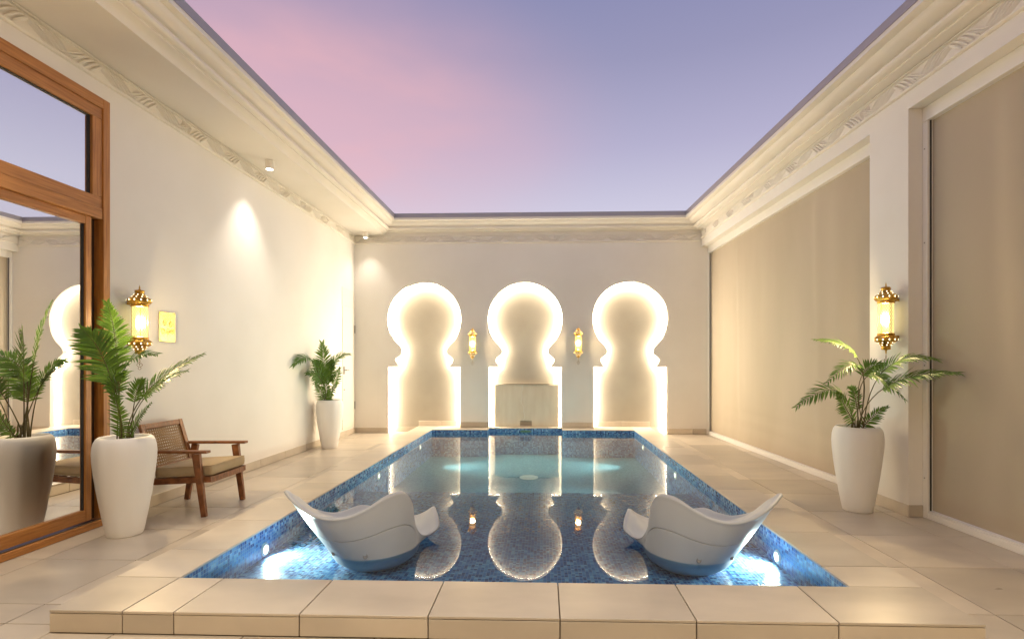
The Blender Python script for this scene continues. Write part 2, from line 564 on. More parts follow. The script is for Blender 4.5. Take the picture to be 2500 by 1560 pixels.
deck_tiles([XL - .04, -3.157, -2.557, KX0], .59, 2.59, .59)
deck_tiles([XL - .04, -3.157, -2.557, KX0], 2.59, YB + .2, 2.59)
deck_tiles([KX1, 2.22, 2.825, 3.22], .43, YB + .2, 2.63)
deck_tiles([KX0 + 0., -1.957, -1.357, -.757, -.157, .443, 1.043, 1.643, KX1], .59, KY0, 1.10)

# ------------------------------------------------------------------ pool kerb (raised coping)
kerb = MB()
for q in ((KX0 + .012, PX0 - .004, KY0 + .012, YB + .2), (PX1 + .004, KX1 - .012, KY0 + .012, YB + .2),
          (PX0 - .004, PX1 + .004, KY0 + .012, PY0 - .004),
          (PX0 - .004, AX0 - .004, PY1 + .004, YB + .2), (AX1 + .004, PX1 + .004, PY1 + .004, YB + .2),
          (AX0 - .004, AX1 + .004, AY + .004, YB + .2)):
    kerb.box(*q, -.05, S - .012)
kerb = structure(kerb.build('pool_kerb', 'grout'))
T0, T1 = S - .012, S
NOSE = .004
fx = [KX0, -1.92, -1.68, -1.10, -.515, .075, .675, 1.29, KX1]
for a, b2 in zip(fx, fx[1:]):
    tile(kerb, a, b2, KY0 - NOSE, PY0 + NOSE, T0, T1)
    tile(kerb, a, b2, KY0, KY0 + .012, 0.001, T0 - .001)
for a, b2 in zip(*(lambda ys: (ys, ys[1:]))(run(PY0 + NOSE, YB + .18, .593, 3.10))):
    tile(kerb, KX0 - NOSE, PX0 + NOSE, a, b2, T0, T1)
    tile(kerb, KX0, KX0 + .012, a, b2, .001, T0 - .001)
for a, b2 in zip(*(lambda ys: (ys, ys[1:]))(run(PY0 + NOSE, YB + .18, .593, 2.958))):
    tile(kerb, PX1 - NOSE, KX1 + NOSE, a, b2, T0, T1)
    tile(kerb, KX1 - .012, KX1, a, b2, .001, T0 - .001)
for a, b2 in ((PX0 + NOSE, -1.47), (-1.47, AX0 + NOSE)):
    tile(kerb, a, b2, PY1 - NOSE, YB + .18, T0, T1)
for a, b2 in ((AX1 - NOSE, .92), (.92, PX1 - NOSE)):
    tile(kerb, a, b2, PY1 - NOSE, YB + .18, T0, T1)
for a, b2 in ((AX0 + NOSE, -.5), (-.5, .08), (.08, AX1 - NOSE)):
    tile(kerb, a, b2, AY - NOSE, YB + .18, T0, T1)

# ------------------------------------------------------------------ pool basin
SHELF_Y, SHELF_Z, DEEP_Z = 5.39, -.10, -.36
pb = MB()
top = T0 - .0005
pb.quad((PX0, PY0, top), (PX0, PY1, top), (PX0, PY1, DEEP_Z), (PX0, PY0, DEEP_Z))
pb.quad((PX1, PY0, top), (PX1, PY1, top), (PX1, PY1, DEEP_Z), (PX1, PY0, DEEP_Z))
pb.quad((PX0, PY0, top), (PX1, PY0, top), (PX1, PY0, DEEP_Z), (PX0, PY0, DEEP_Z))
pb.quad((PX0, PY1, top), (AX0, PY1, top), (AX0, PY1, DEEP_Z), (PX0, PY1, DEEP_Z))
pb.quad((AX1, PY1, top), (PX1, PY1, top), (PX1, PY1, DEEP_Z), (AX1, PY1, DEEP_Z))
pb.quad((AX0, PY1, top), (AX0, AY, top), (AX0, AY, DEEP_Z), (AX0, PY1, DEEP_Z))
pb.quad((AX1, PY1, top), (AX1, AY, top), (AX1, AY, DEEP_Z), (AX1, PY1, DEEP_Z))
pb.quad((AX0, AY, top), (AX1, AY, top), (AX1, AY, DEEP_Z), (AX0, AY, DEEP_Z))
pb.quad((PX0, PY0, SHELF_Z), (PX1, PY0, SHELF_Z), (PX1, SHELF_Y, SHELF_Z), (PX0, SHELF_Y, SHELF_Z))
pb.quad((PX0, SHELF_Y, SHELF_Z), (PX1, SHELF_Y, SHELF_Z), (PX1, SHELF_Y, DEEP_Z), (PX0, SHELF_Y, DEEP_Z))
basin = structure(pb.build('pool_basin', 'mosaic', fix=False))
pb = MB()
pb.quad((PX0, SHELF_Y, DEEP_Z), (PX1, SHELF_Y, DEEP_Z), (PX1, PY1, DEEP_Z), (PX0, PY1, DEEP_Z))
pb.quad((AX0, PY1, DEEP_Z), (AX1, PY1, DEEP_Z), (AX1, AY, DEEP_Z), (AX0, AY, DEEP_Z))
pb.build('deep_floor', 'mosaic_water_tint', basin, fix=False)
wb = MB()
wb.quad((PX0, PY0, WZ), (PX1, PY0, WZ), (PX1, PY1, WZ), (PX0, PY1, WZ))
wb.quad((AX0, PY1, WZ), (AX1, PY1, WZ), (AX1, AY, WZ), (AX0, AY, WZ))
water = structure(wb.build('water', 'water', fix=False))


# ------------------------------------------------------------------ crown, frieze helpers
CROWN = [(0., 3.533), (.012, 3.556), (.040, 3.576), (.084, 3.586), (.084, 3.602), (.112, 3.602), (.126, 3.608), (.135, 3.620), (.135, 3.636), (.126, 3.650),
         (.116, 3.654), (.116, 3.664), (.150, 3.668), (.182, 3.682), (.202, 3.704), (.207, 3.726), (.232, 3.726), (.256, 3.736), (.256, 3.776)]
FLASH = [(.258, 3.772), (.262, 3.772), (.262, 3.846), (.20, 3.850)]


def left_pt(q, z, y): return (-2.843 + q, y, z)


def frieze(place, s0, s1, t0, t1, name, parent):
    """carved band: place(s, t, d) -> world; s along, t up, d proud of the wall"""
    band = MB()
    band.grid([[place(s, t, d) for s in (s0, s1)] for t, d in ((t0 - .024, 0), (t0 - .024, .020), (t0 - .018, .030), (t0 - .008, .030), (t0 - .004, .002),
                                                               (t1, .002), (t1 + .003, .026), (t1 + .010, .026), (t1 + .012, 0))])
    H = t1 - t0
    c = MB()

    def blade(a0, L, up, wid, dep, bow):
        rows = []
        NS = 9
        for i in range(NS + 1):
            u = i / NS
            ss = a0 + u * L + bow * math.sin(math.pi * u)
            e = .5 * u + .5 * u * u * (3 - 2 * u)
            tt = (t0 + .010 + e * (H - .020)) if up else (t1 - .010 - e * (H - .020))
            w = wid * max(.10, math.sin(math.pi * min(1, u * .92 + .06))) ** .55
            dd = .003 + dep * math.sin(math.pi * min(1, .14 + u * .80)) ** .7
            sl = w * (.55 if up else -.55)
            rows.append([place(ss - sl, tt + w * .8, .001), place(ss - sl * .55, tt + w * .5, dd * .92), place(ss, tt, dd), place(ss + sl * .8, tt - w * .65, dd * .35), place(ss + sl, tt - w * .8, .001)])
        c.grid(rows)
    s = s0 + .03
    k = 0
    while s < s1 - .30:
        up = k % 2 == 0
        if k % 8 == 4:
            tm = (t0 + t1) / 2
            for a, w in ((.045, .040), (.005, .014), (.085, .014)):
                k0 = len(c.v)
                c.v += [place(s + a - w, tm, .002), place(s + a, t0 + .004, .002), place(s + a + w, tm, .002), place(s + a, t1 - .004, .002), place(s + a, tm, .040)]
                c.f += [(k0, k0 + 1, k0 + 4), (k0 + 1, k0 + 2, k0 + 4), (k0 + 2, k0 + 3, k0 + 4), (k0 + 3, k0, k0 + 4)]
            s += .11
        for j in range(4):
            blade(s + j * .048, .150, up, .0145, .022, -.018)
        blade(s + .185, .20, not up, .014, .024, .010)
        blade(s + .220, .20, not up, .011, .027, .010)
        s += .285
        k += 1
    bo = band.build(name, 'moulding', parent)
    c.build('carved_leaf_relief', 'moulding', bo, smooth=False, fix=True)['kind'] = 'stuff'
    return bo


# ------------------------------------------------------------------ left wall
WY1, WZT = 3.943, 3.262          # door opening
WY0 = .55
lw = MB()
lw.box(XL - .3, XL, WY1, YB, -.02, 3.86)
lw.box(XL - .3, XL, WY0, WY1, WZT, 3.86)
lw.box(XL - .3, XL, YN, WY0, -.02, 3.86)
left_wall = tag(lw.build('courtyard_wall', 'plaster'), 'cream plaster wall on the left with soffit, holding timber sliding door and armchair side lantern', 'wall')
MB().box(XL + .001, -2.844, YN, YB - .001, 3.534, 3.60).build('soffit', 'plaster', left_wall)
MB().grid([[left_pt(q, z, YN), left_pt(q, z, YB - q)] for q, z in CROWN]).build('crown_moulding', 'moulding', left_wall, smooth='sharp', fix=False)
MB().grid([[left_pt(q, z, YN), left_pt(q, z, YB - q)] for q, z in FLASH]).build('flashing', 'flashing', left_wall, fix=False)
frieze(lambda s, t, d: (XL + d, s, t), 1.2, YB - .002, 3.405, 3.516, 'frieze', left_wall)
ys = [WY1 + .002, 4.30, 4.90, 5.50, 6.10, 6.70, 7.30, 7.90, 8.50, YB - .012]
for a, b2 in zip(ys, ys[1:]):
    tile(left_wall, XL, XL + .012, a, b2, .001, .098)

# ------------------------------------------------------------------ back wall with keyhole niches
HALF = [(.645, 0.0), (.645, 1.177), (.446, 1.182), (.500, 1.254), (.515, 1.287), (.513, 1.324), (.480, 1.359), (.425, 1.399), (.405, 1.446), (.412, 1.494),
        (.456, 1.561), (.547, 1.657), (.604, 1.762), (.638, 1.858)]
arc = [(.662 * math.cos(R(a)), 2.024 + .662 * math.sin(R(a))) for a in range(-2, 90, 7)]
HALF += arc


def smooth_half():
    # Catmull-Rom through the curved part so the edge is round
    head, pts = HALF[:3], HALF[2:]
    out = []
    for i in range(len(pts) - 1):
        p0, p1, p2, p3 = pts[max(i - 1, 0)], pts[i], pts[i + 1], pts[min(i + 2, len(pts) - 1)]
        for k in range(3):
            u = k / 3
            out.append(tuple(.5 * (2 * b_ + (c_ - a_) * u + (2 * a_ - 5 * b_ + 4 * c_ - d_) * u * u + (3 * b_ - a_ - 3 * c_ + d_) * u ** 3)
                             for a_, b_, c_, d_ in zip(p0, p1, p2, p3)))
    out.append((0.0, 2.686))
    return head[:2] + out


SH = smooth_half()
OUT = [(-x, z) for x, z in SH] + [(x, z) for x, z in SH[::-1][1:]]     # bottom left, up, over, down to bottom right


def offset(path, d):
    res = []
    N = len(path)
    for i, p in enumerate(path):
        a = Vector(path[max(i - 1, 0)]); b_ = Vector(p); c_ = Vector(path[min(i + 1, N - 1)])
        n1 = (b_ - a); n2 = (c_ - b_)
        if n1.length < 1e-6: n1 = n2
        if n2.length < 1e-6: n2 = n1
        n1 = Vector((-n1.y, n1.x)).normalized(); n2 = Vector((-n2.y, n2.x)).normalized()
        nn = (n1 + n2)
        nn = nn.normalized() if nn.length > .2 else n1
        k = 1 / max(.45, nn.dot(n1))
        res.append((b_.x + nn.x * d * min(k, 1.6), b_.y + nn.y * d * min(k, 1.6)))
    return res


NX = [-2.123, -.322, 1.537]
poly = [(XL - .02, -.02)]
for cx in NX:
    poly += [(cx + x, z if z > 0 else -.02) for x, z in OUT]
poly += [(3.3, -.02), (3.3, 3.80), (XL - .02, 3.80)]
tri = tessellate_polygon([[Vector((x, 0, z)) for x, z in poly]])
bw = MB()
bw.v = [(x, YB, z) for x, z in poly]
bw.f = [tuple(t_) for t_ in tri]
LIP, REC = .018, .185
for cx in NX:
    o0 = [(cx + x, z) for x, z in OUT]
    o1 = [(cx + x, z) for x, z in offset(OUT, .034)]
    bw.grid([[(x, YB, z) for x, z in o0], [(x, YB + LIP, z) for x, z in o0], [(x, YB + LIP, z) for x, z in o1], [(x, YB + REC, z) for x, z in o1]])
back_wall = tag(bw.build('courtyard_wall', 'plaster', fix=False), 'far end wall with three glowing keyhole niches behind the pool', 'wall')
for cx in NX:
    MB().box(cx - .78, cx + .78, YB + REC, YB + REC + .04, -.02, 2.80).build('niche_panel', 'niche', back_wall)
    a_ = offset(OUT, .030)
    MB().grid([[(cx + x, YB + REC - .040, z) for x, z in a_], [(cx + x, YB + REC - .008, z) for x, z in a_]]).build('led_strip', 'led', back_wall, fix=False)
    # second strip on a carrier behind the lip, shining back on the panel
    e0, e1 = offset(OUT, .006), offset(OUT, .026)
    MB().grid([[(cx + x, YB + REC - .062, z) for x, z in e0], [(cx + x, YB + REC - .062, z) for x, z in e1]]).build('led_strip', 'led_halo', back_wall, fix=False)
    MB().grid([[(cx + x, YB + REC - .064, z) for x, z in e0], [(cx + x, YB + REC - .064, z) for x, z in e1]]).build('led_carrier', 'plaster', back_wall, fix=False)


def back_pt(q, z, side):
    return (-2.843 + q if side < 0 else xr(YB) - 1.3 * q, YB - q, z)


BC = [(0, 3.575), (.04, 3.580)] + CROWN[3:]
MB().grid([[back_pt(q, z, -1), back_pt(q, z, 1)] for q, z in BC]).build('crown_moulding', 'moulding', back_wall, smooth='sharp', fix=False)
MB().grid([[back_pt(q, z, -1), back_pt(q, z, 1)] for q, z in FLASH]).build('flashing', 'flashing', back_wall, fix=False)
frieze(lambda s, t, d: (s, YB - d, t), XL + .02, xr(YB) - .004, 3.405, 3.510, 'frieze', back_wall)
sk = MB
for a, b2, z0 in ((XL + .013, -2.77, 0), (-1.478, AX0 - .016, S), (AX1 + .012, .892, S), (2.182, 2.62, 0), (2.62, 2.862, 0)):
    tile(back_wall, a, b2, YB - .012, YB, z0 + .001, z0 + .098)
yb2 = YB + REC
for a, b2, z0 in ((-2.80, KX0 - .003, 0), (KX0, -1.86, S), (-1.86, -1.45, S), (.87, 1.40, S), (1.40, KX1, S), (KX1 + .003, 2.215, 0)):
    tile(back_wall, a, b2, yb2 - .012, yb2, z0 + .001, z0 + .098)

# fountain panel in the centre niche
fp = empty('fountain_panel', (-.3, 9.33, S))
tag(fp, 'wet stone waterfall panel with trickle of water in the centre niche', 'fountain')
FX0, FX1, FYF, FZT = -.865, .275, 9.335, .865
def fpx(mb, name, material, **k):
    mb.v = [(x + .3, y - 9.33, z - S) for x, y, z in mb.v]
    return mb.build(name, material, fp, **k)
b_ = MB()
sx0, sx1, sz1 = -.418, -.205, .215
b_.box(FX0, FX1, FYF, yb2 - .003, sz1, FZT)
b_.box(FX0, sx0, FYF, yb2 - .003, S + .001, sz1)
b_.box(sx1, FX1, FYF, yb2 - .003, S + .001, sz1)
fpx(b_, 'slab', 'wet')
fpx(MB().box(sx0, sx1, FYF + .05, FYF + .062, S + .001, sz1), 'scupper_back', 'tile')
fpx(MB().box(sx0, sx1, FYF - .03, FYF + .05, S + .001, S + .022), 'scupper_sill', 'tile')
fpx(MB().box(-.715, .115, FYF - .010, FYF + .03, FZT + .0005, FZT + .010), 'weir_slot', 'gasket')
pts = []
for i in range(40):
    u = i / 39
    z = FZT - .003 - u * (FZT - sz1)
    x = -.395 + .05 * u + .018 * math.sin(u * 9.5 + .4) + .008 * math.sin(u * 23)
    pts.append((x, FYF - .004, z))
wtm, n, l, b = mat('trickle', (.85, .80, .70), .08, 0, .8)
M['trickle'] = wtm
fpx(MB().tube(pts, .0048, 6), 'water_trickle', 'trickle', smooth=True)
ret = tag(MB().lathe([(0.001, 0), (.105, 0), (.105, .006), (.001, .006)], 24).build('return_inlet', 'green', smooth=False),
          'flat oval green water inlet in the far blue mosaic', 'pool inlet')
ret.rotation_euler = (R(90), 0, 0); ret.scale = (1, .16, 1); ret.location = (-.31, AY - .001, .045)
dr_ = tag(MB().lathe([(.001, 0), (.13, 0), (.13, .008), (.10, .014), (.001, .014)], 28).build('floor_drain', 'white'),
          'round pale drain cover on the deep pool floor', 'pool drain')
dr_.location = (-.2, 7.3, DEEP_Z + .001)

# ------------------------------------------------------------------ right wall
PY_A, PY_B = 4.291, 4.76        # pillar
LZ = 3.283                      # underside of the lintel
NEAR0 = .40


def rprism(mb, y0, y1, z0, z1, o0, o1):
    k = len(mb.v)
    for z in (z0, z1):
        mb.v += [(xr(y0) + o0, y0, z), (xr(y0) + o1, y0, z), (xr(y1) + o1, y1, z), (xr(y1) + o0, y1, z)]
    for q in ((0, 3, 2, 1), (4, 5, 6, 7), (0, 1, 5, 4), (1, 2, 6, 5), (2, 3, 7, 6), (3, 0, 4, 7)):
        mb.f.append(tuple(k + i for i in q))
    return mb


rw = MB()
rprism(rw, YN, YB - .001, LZ, 3.86, 0, .3)
rprism(rw, PY_A, PY_B, -.02, LZ, 0, .3)
rprism(rw, YN, NEAR0, -.02, LZ, 0, .3)
right_wall = tag(rw.build('courtyard_wall', 'plaster'), 'cream plaster wall and pillar on the right framing two beige screens', 'wall')
RC = [(0, 3.575), (.04, 3.580)] + CROWN[3:]
MB().grid([[(xr(YN) - 1.3 * q, YN, z), (xr(YB) - 1.3 * q, YB - q, z)] for q, z in RC]).build('crown_moulding', 'moulding', right_wall, smooth='sharp', fix=False)
MB().grid([[(xr(YN) - 1.3 * q, YN, z), (xr(YB) - 1.3 * q, YB - q, z)] for q, z in FLASH]).build('flashing', 'flashing', right_wall, fix=False)
frieze(lambda s, t, d: (xr(s) - d, s, t), 1.2, YB - .02, 3.445, 3.556, 'frieze', right_wall)
p_ = MB(); rprism(p_, PY_A - .012, PY_B, .001, .098, -.012, -.0005); p_.build('tile', 'tile', right_wall, bevel=.0015, seg=1)
p_ = MB(); rprism(p_, PY_A - .012, PY_A - .0005, .001, .098, .0005, .108); p_.build('tile', 'tile', right_wall, bevel=.0015, seg=1)


def screen(y0, y1, label, seed, near):
    root = tag(empty('sun_screen', (xr((y0 + y1) / 2) + .12, (y0 + y1) / 2, 0)), label, 'screen')
    ox, oy = root.location.x, root.location.y

    def p(mb, name, material, **k):
        mb.v = [(x - ox, y - oy, z) for x, y, z in mb.v]
        return mb.build(name, material, root, **k)
    e = .0008
    rz = 3.168
    p(rprism(MB(), y0 + e, y1 - e, rz, LZ - e, .108, .20), 'head_rail', 'white', bevel=.004)
    p(rprism(MB(), y0 + .052, y1 - .052, .001, .052, .112, .19), 'bottom_rail', 'white', bevel=.004)
    p(rprism(MB(), y0 + .062, y1 - .062, .0525, .064, .118, .18), 'bottom_bead', 'white', bevel=.003)
    for a, b2 in ((y0 + e, y0 + .05), (y1 - .05, y1 - e)):
        sr = p(rprism(MB(), a, b2, .001, rz - e, .110, .20), 'side_rail', 'white', bevel=.004)
        if near:
            for zz in (.32, 1.22, 2.2, 2.95):
                q = MB().lathe([(.001, 0), (.006, 0), (.005, .003), (.001, .004)], 10)
                yy = (a + b2) / 2
                q.v = [(xr(yy) + .1095 - vz - ox, yy + vx - oy, zz + vy) for vx, vy, vz in q.v]
                q.build('screw', 'steel', sr)
    rnd = random.Random(seed)
    cols = 150; rws = 60
    ph = [rnd.uniform(0, 6.3) for _ in range(8)]
    folds = [(rnd.uniform(.06, .95), rnd.uniform(.02, .07), rnd.uniform(.006, .016) * (.6 if near else 1)) for _ in range(8)]
    rows = []
    for i in range(rws + 1):
        v = i / rws
        z = .066 + v * (rz - .067)
        row = []
        for j in range(cols + 1):
            u = j / cols
            y = y0 + .05 + u * (y1 - y0 - .10)
            d = .004 * math.sin(u * 7 + ph[0]) + .0025 * math.sin(u * 19 + ph[1] + v * 1.5)
            for fc, fw, fa in folds:
                x_ = (u - fc - .02 * (v - .5)) / fw
                d += fa * math.exp(-x_ * x_) * (.35 + .65 * v) * math.sin(x_ * 2.2)
            if not near:   # billows and sagging creases close to the bottom rail
                sag = math.exp(-((v - .055 - .02 * math.sin(u * 4 + ph[2])) / .022) ** 2)
                sag2 = math.exp(-((v - .11 - .025 * math.sin(u * 3 + ph[3])) / .02) ** 2)
                d += (.020 * sag + .017 * sag2) * (.3 + .7 * max(0, 1 - u))
            edge_ = min(1, u * 12, (1 - u) * 12, v * 14, (1 - v) * 14)
            row.append((xr(y) + .155 + d * edge_, y, z))
        rows.append(row)
    f = p(MB().grid(rows), 'fabric', 'screen', smooth=True)
    for a in ((y0 + .0505, y0 + .058), (y1 - .058, y1 - .0505)):
        p(rprism(MB(), a[0], a[1], .066, rz - e, .130, .140), 'zip_gasket', 'gasket')
    return root


screen(NEAR0, PY_A, 'near beige fabric screen in a white frame right of the pillar', 3, True)
screen(PY_B, YB, 'long beige fabric screen between the pillar and the far corner', 5, False)

# court closes behind the viewpoint with a plain house wall
rear = tag(MB().box(XL - .3, 3.6, YN - .3, YN, -.02, 3.86).build('courtyard_wall', 'plaster'), 'plain plaster house wall closing the court behind the viewpoint', 'wall')
MB().box(-2.842, xr(0) - .36, YN + .001, 1.36, 3.534, 3.60).build('added_eave', 'plaster', rear)  # overhang added out of view to carry fill downlights and block some sky

# ------------------------------------------------------------------ timber sliding door
sd = tag(empty('sliding_door', (XL, 2.2, 0)), 'tall timber framed sliding door with mirror glass and fanlight', 'door')
def dp(mb, name, material, parent=None, **k):
    par = parent or sd
    mb.v = [(x - XL, y - 2.2, z) for x, y, z in mb.v]
    return mb.build(name, material, par, **k)
fx0, fx1 = XL - .10, XL + .012
# outer frame
dp(MB().box(fx0, fx1, WY1 - .062, WY1 - .001, .002, WZT - .001), 'jamb', 'timber', bevel=.004)
dp(MB().box(fx0, fx1, WY0 + .001, WY0 + .062, .002, WZT - .001), 'jamb', 'timber', bevel=.004)
dp(MB().box(fx0, fx1, WY0 + .063, WY1 - .063, WZT - .078, WZT - .001), 'head', 'timber_h', bevel=.004)
# fixed fanlight: sash and pane
SA = .085
s0_, s1_ = WY0 + .063, WY1 - .063
zt, zb = WZT - .079, 2.42
for nm, q in (('sash_rail', (s0_, s1_, zt - SA, zt)), ('sash_rail', (s0_, s1_, zb, zb + SA)), ('sash_stile', (s1_ - SA, s1_, zb + SA, zt - SA)), ('sash_stile', (s0_, s0_ + SA, zb + SA, zt - SA))):
    dp(MB().box(XL - .07, XL + .002, q[0], q[1], q[2], q[3]), nm, 'timber_h' if nm == 'sash_rail' else 'timber', bevel=.006)
dp(MB().box(XL - .036, XL - .030, s0_ + SA, s1_ - SA, zb + SA, zt - SA), 'pane', 'mirror_glass')
for nm, q in (('glazing_seal', (s1_ - SA - .007, s1_ - SA - .0005, zb + SA, zt - SA)), ('glazing_seal', (s0_ + SA, s1_ - SA - .008, zt - SA - .006, zt - SA - .0005))):
    dp(MB().box(XL - .0295, XL - .018, q[0], q[1], q[2], q[3]), nm, 'gasket')
dp(MB().box(fx0, XL + .006, s0_, s1_, 2.335, 2.419), 'transom', 'timber_h', bevel=.005)
# side channel the leaf slides into, then the leaf
dp(MB().box(XL - .098, XL - .062, 3.78, s1_, .055, 2.334), 'channel', 'timber_dark')
L0, L1, LB, LT = 1.7, 3.805, .062, 2.334
ST = .052
lf = dp(MB().box(XL - .058, XL - .014, L1 - ST, L1, LB, LT), 'leaf_stile', 'timber', bevel=.005)
dp(MB().box(XL - .058, XL - .014, L0, L0 + ST, LB, LT), 'leaf_stile', 'timber', bevel=.005)
dp(MB().box(XL - .058, XL - .014, L0 + ST, L1 - ST, LT - .062, LT), 'leaf_rail', 'timber_h', bevel=.005)
dp(MB().box(XL - .058, XL - .014, L0 + ST, L1 - ST, LB, LB + .085), 'leaf_rail', 'timber_h', bevel=.005)
dp(MB().box(XL - .044, XL - .038, L0 + ST, L1 - ST, LB + .085, LT - .062), 'pane', 'mirror_glass')
dp(MB().box(XL - .0375, XL - .028, L1 - ST - .008, L1 - ST - .0005, LB + .086, LT - .063), 'glazing_seal', 'gasket')
dp(MB().box(XL - .058, XL - .014, s0_, L0 - .002, LB, LT), 'closed_panel', 'timber', bevel=.004)
dp(MB().box(fx0, XL + .002, WY0 + .063, s1_, .002, .040), 'sill', 'timber_dark')
dp(MB().box(XL - .012, XL - .004, WY0 + .063, s1_, .0405, .052), 'track', 'steel')
dp(MB().box(XL + .0025, XL + .030, WY0 + .063, WY1 - .064, .002, .050), 'threshold', 'timber_h', bevel=.004)

# ------------------------------------------------------------------ flush service door in the far left corner
svd = tag(empty('service_door', (XL, 8.9, 0)), 'flush cream service door in the far left corner behind the palm', 'door')
def sp_(mb, name, material, **k):
    mb.v = [(x - XL, y - 8.9, z) for x, y, z in mb.v]
    return mb.build(name, material, svd, **k)
m, n, l, b = mat('door_paint', (.76, .71, .62), .45)
M['door_paint'] = m
sp_(MB().box(XL + .0005, XL + .010, 8.641, 9.175, .125, 2.215), 'leaf', 'door_paint', bevel=.002)
sp_(MB().box(XL + .0005, XL + .008, 8.632, 9.19, 2.222, 2.53), 'upper_panel', 'door_paint', bevel=.002)
for z in (.50, 1.85):
    sp_(MB().tube([(XL + .018, 9.186, z - .07), (XL + .018, 9.186, z + .07)], .010, 10), 'hinge', 'steel', smooth=False)
sp_(MB().box(XL + .0105, XL + .024, 8.672, 8.712, 1.06, 1.19), 'lock_plate', 'steel', bevel=.002)
sp_(MB().tube([(XL + .024, 8.692, 1.13), (XL + .06, 8.692, 1.13), (XL + .06, 8.80, 1.13)], .008, 8), 'lever', 'steel', smooth=False)
sp_(MB().tube([(XL + .0105, 8.70, .80), (XL + .022, 8.70, .80)], .012, 12), 'keyhole_cover', 'steel')

# ------------------------------------------------------------------ lanterns
def cap_profile(sgn):
    # bowl shaped brass cap, flange against the glass at z=0, growing away from it
    pr = [(.056, 0), (.062, .002), (.064, .012), (.060, .018), (.074, .030), (.082, .044), (.083, .054), (.078, .064), (.066, .074), (.055, .082),
          (.045, .094), (.036, .106), (.031, .114), (.034, .118), (.034, .132), (.030, .136), (.012, .138), (.004, .150), (.0065, .158), (.003, .166), (.0008, .180)]
    return [(r, sgn * z) for r, z in pr]


def make_lantern():
    root = empty('wall_lantern')
    HB = .122
    cy = -.100      # built with the wall at y=0, body in front (towards -y)
    rib = lambda r, z, a: r * (1 + (.035 * math.cos(20 * a) if r > .058 and abs(abs(z) - .05) < .026 else 0))
    for sgn, nm in ((1, 'top_cap'), (-1, 'bottom_cap')):
        cp = MB().lathe(cap_profile(sgn), 60, (0, cy, sgn * HB), mod=rib).build(nm, 'brass', root, smooth=True)
        hol = MB()
        for ring_z, ring_r, cnt, hr in ((.054, .0845, 12, .0058), (.079, .060, 10, .0052), (.098, .0425, 8, .0045)):
            for k in range(cnt):
                a = 2 * math.pi * (k + .5) / cnt
                c = Vector((ring_r * math.cos(a), cy + ring_r * math.sin(a), sgn * (HB + ring_z)))
                nrm = Vector((math.cos(a), math.sin(a), sgn * (.0 if ring_z < .06 else .7))).normalized()
                s = nrm.cross(Vector((0, 0, 1))).normalized(); u = s.cross(nrm)
                k0 = len(hol.v)
                for q in range(8):
                    an = 2 * math.pi * q / 8
                    hol.v.append(tuple(c + nrm * .0012 + s * math.cos(an) * hr * .75 + u * math.sin(an) * hr * 1.35))
                hol.f.append(tuple(range(k0, k0 + 8)))
        hol.build('pierced_hole', 'pierced', cp, fix=False)['kind'] = 'stuff'
    MB().lathe([(.0555, -HB), (.0555, HB)], 40, (0, cy, 0), caps=False).build('glass_shade', 'lantern_glass', root, smooth=True)
    fw = MB()
    rr = .0568
    for i in range(15):
        z = -HB + .010 + i * (2 * HB - .02) / 14
        for k in range(20):
            a = 2 * math.pi * (k + (.5 if i % 2 else 0)) / 20
            w, h = (.0040, .0050) if i % 2 else (.0054, .0034)
            c = Vector((rr * math.cos(a), cy + rr * math.sin(a), z)); s = Vector((-math.sin(a), math.cos(a), 0))
            k0 = len(fw.v)
            fw.v += [tuple(c - s * w), tuple(c - Vector((0, 0, h))), tuple(c + s * w), tuple(c + Vector((0, 0, h)))]
            fw.f.append((k0, k0 + 1, k0 + 2, k0 + 3))
    for k in range(5):
        a = 2 * math.pi * (k + .1) / 5
        fw.tube([(rr * math.cos(a), cy + rr * math.sin(a), -HB), (rr * math.cos(a), cy + rr * math.sin(a), HB)], .0018, 5)
    fw.build('fretwork', 'dark_brass', root, fix=False)['kind'] = 'stuff'
    for sgn in (1, -1):
        MB().bar((0, -.001, sgn * (HB + .03)), (0, cy + .07, sgn * (HB + .03)), .02, .02).build('wall_bracket', 'brass', root)
    bs = MB()
    bs.grid([[(.0535 * math.cos(a), cy + .0535 * math.sin(a), z) for a in [R(-10 + 200 * k / 20) for k in range(21)]] for z in (-HB, HB)])
    bs.build('back_shell', 'brass', root, smooth=True, fix=False)
    # openwork drop under the lantern
    pd = MB()
    z0 = -HB - .182
    def curve(f, n_=14): return [(f(i / n_)[0], cy, z0 - f(i / n_)[1]) for i in range(n_ + 1)]
    pd.tube([(0, cy, z0 + .02), (0, cy, z0 - .004)], .002, 6)
    for sx in (1, -1):
        pd.tube(curve(lambda u: (sx * (.008 * math.sin(math.pi * u)), .004 + .018 * u)), .0017, 5)
        pd.tube(curve(lambda u: (sx * (.030 * math.sin(math.pi * min(1, u * .92)) ** 1.4), .022 + .040 * u)), .0019, 5)
        pd.tube(curve(lambda u: (sx * (.016 * math.sin(math.pi * u)), .058 + .026 * u)), .0017, 5)
    pd.bar((-.012, cy, z0 - .040), (.012, cy, z0 - .040), .002, .003)
    pd.bar((0, cy, z0 - .030), (0, cy, z0 - .052), .002, .003, up=(0, 1, 0))
    pd.build('pendant', 'dark_brass', root, smooth=True)['kind'] = 'stuff'
    ld = bpy.data.lights.new('lantern_bulb', 'POINT'); ld.energy = LANTERN_W; ld.color = WARM; ld.shadow_soft_size = .040
    lo = bpy.data.objects.new('bulb', ld); SC.collection.objects.link(lo); lo.parent = root; lo.location = (0, cy, 0)
    return root


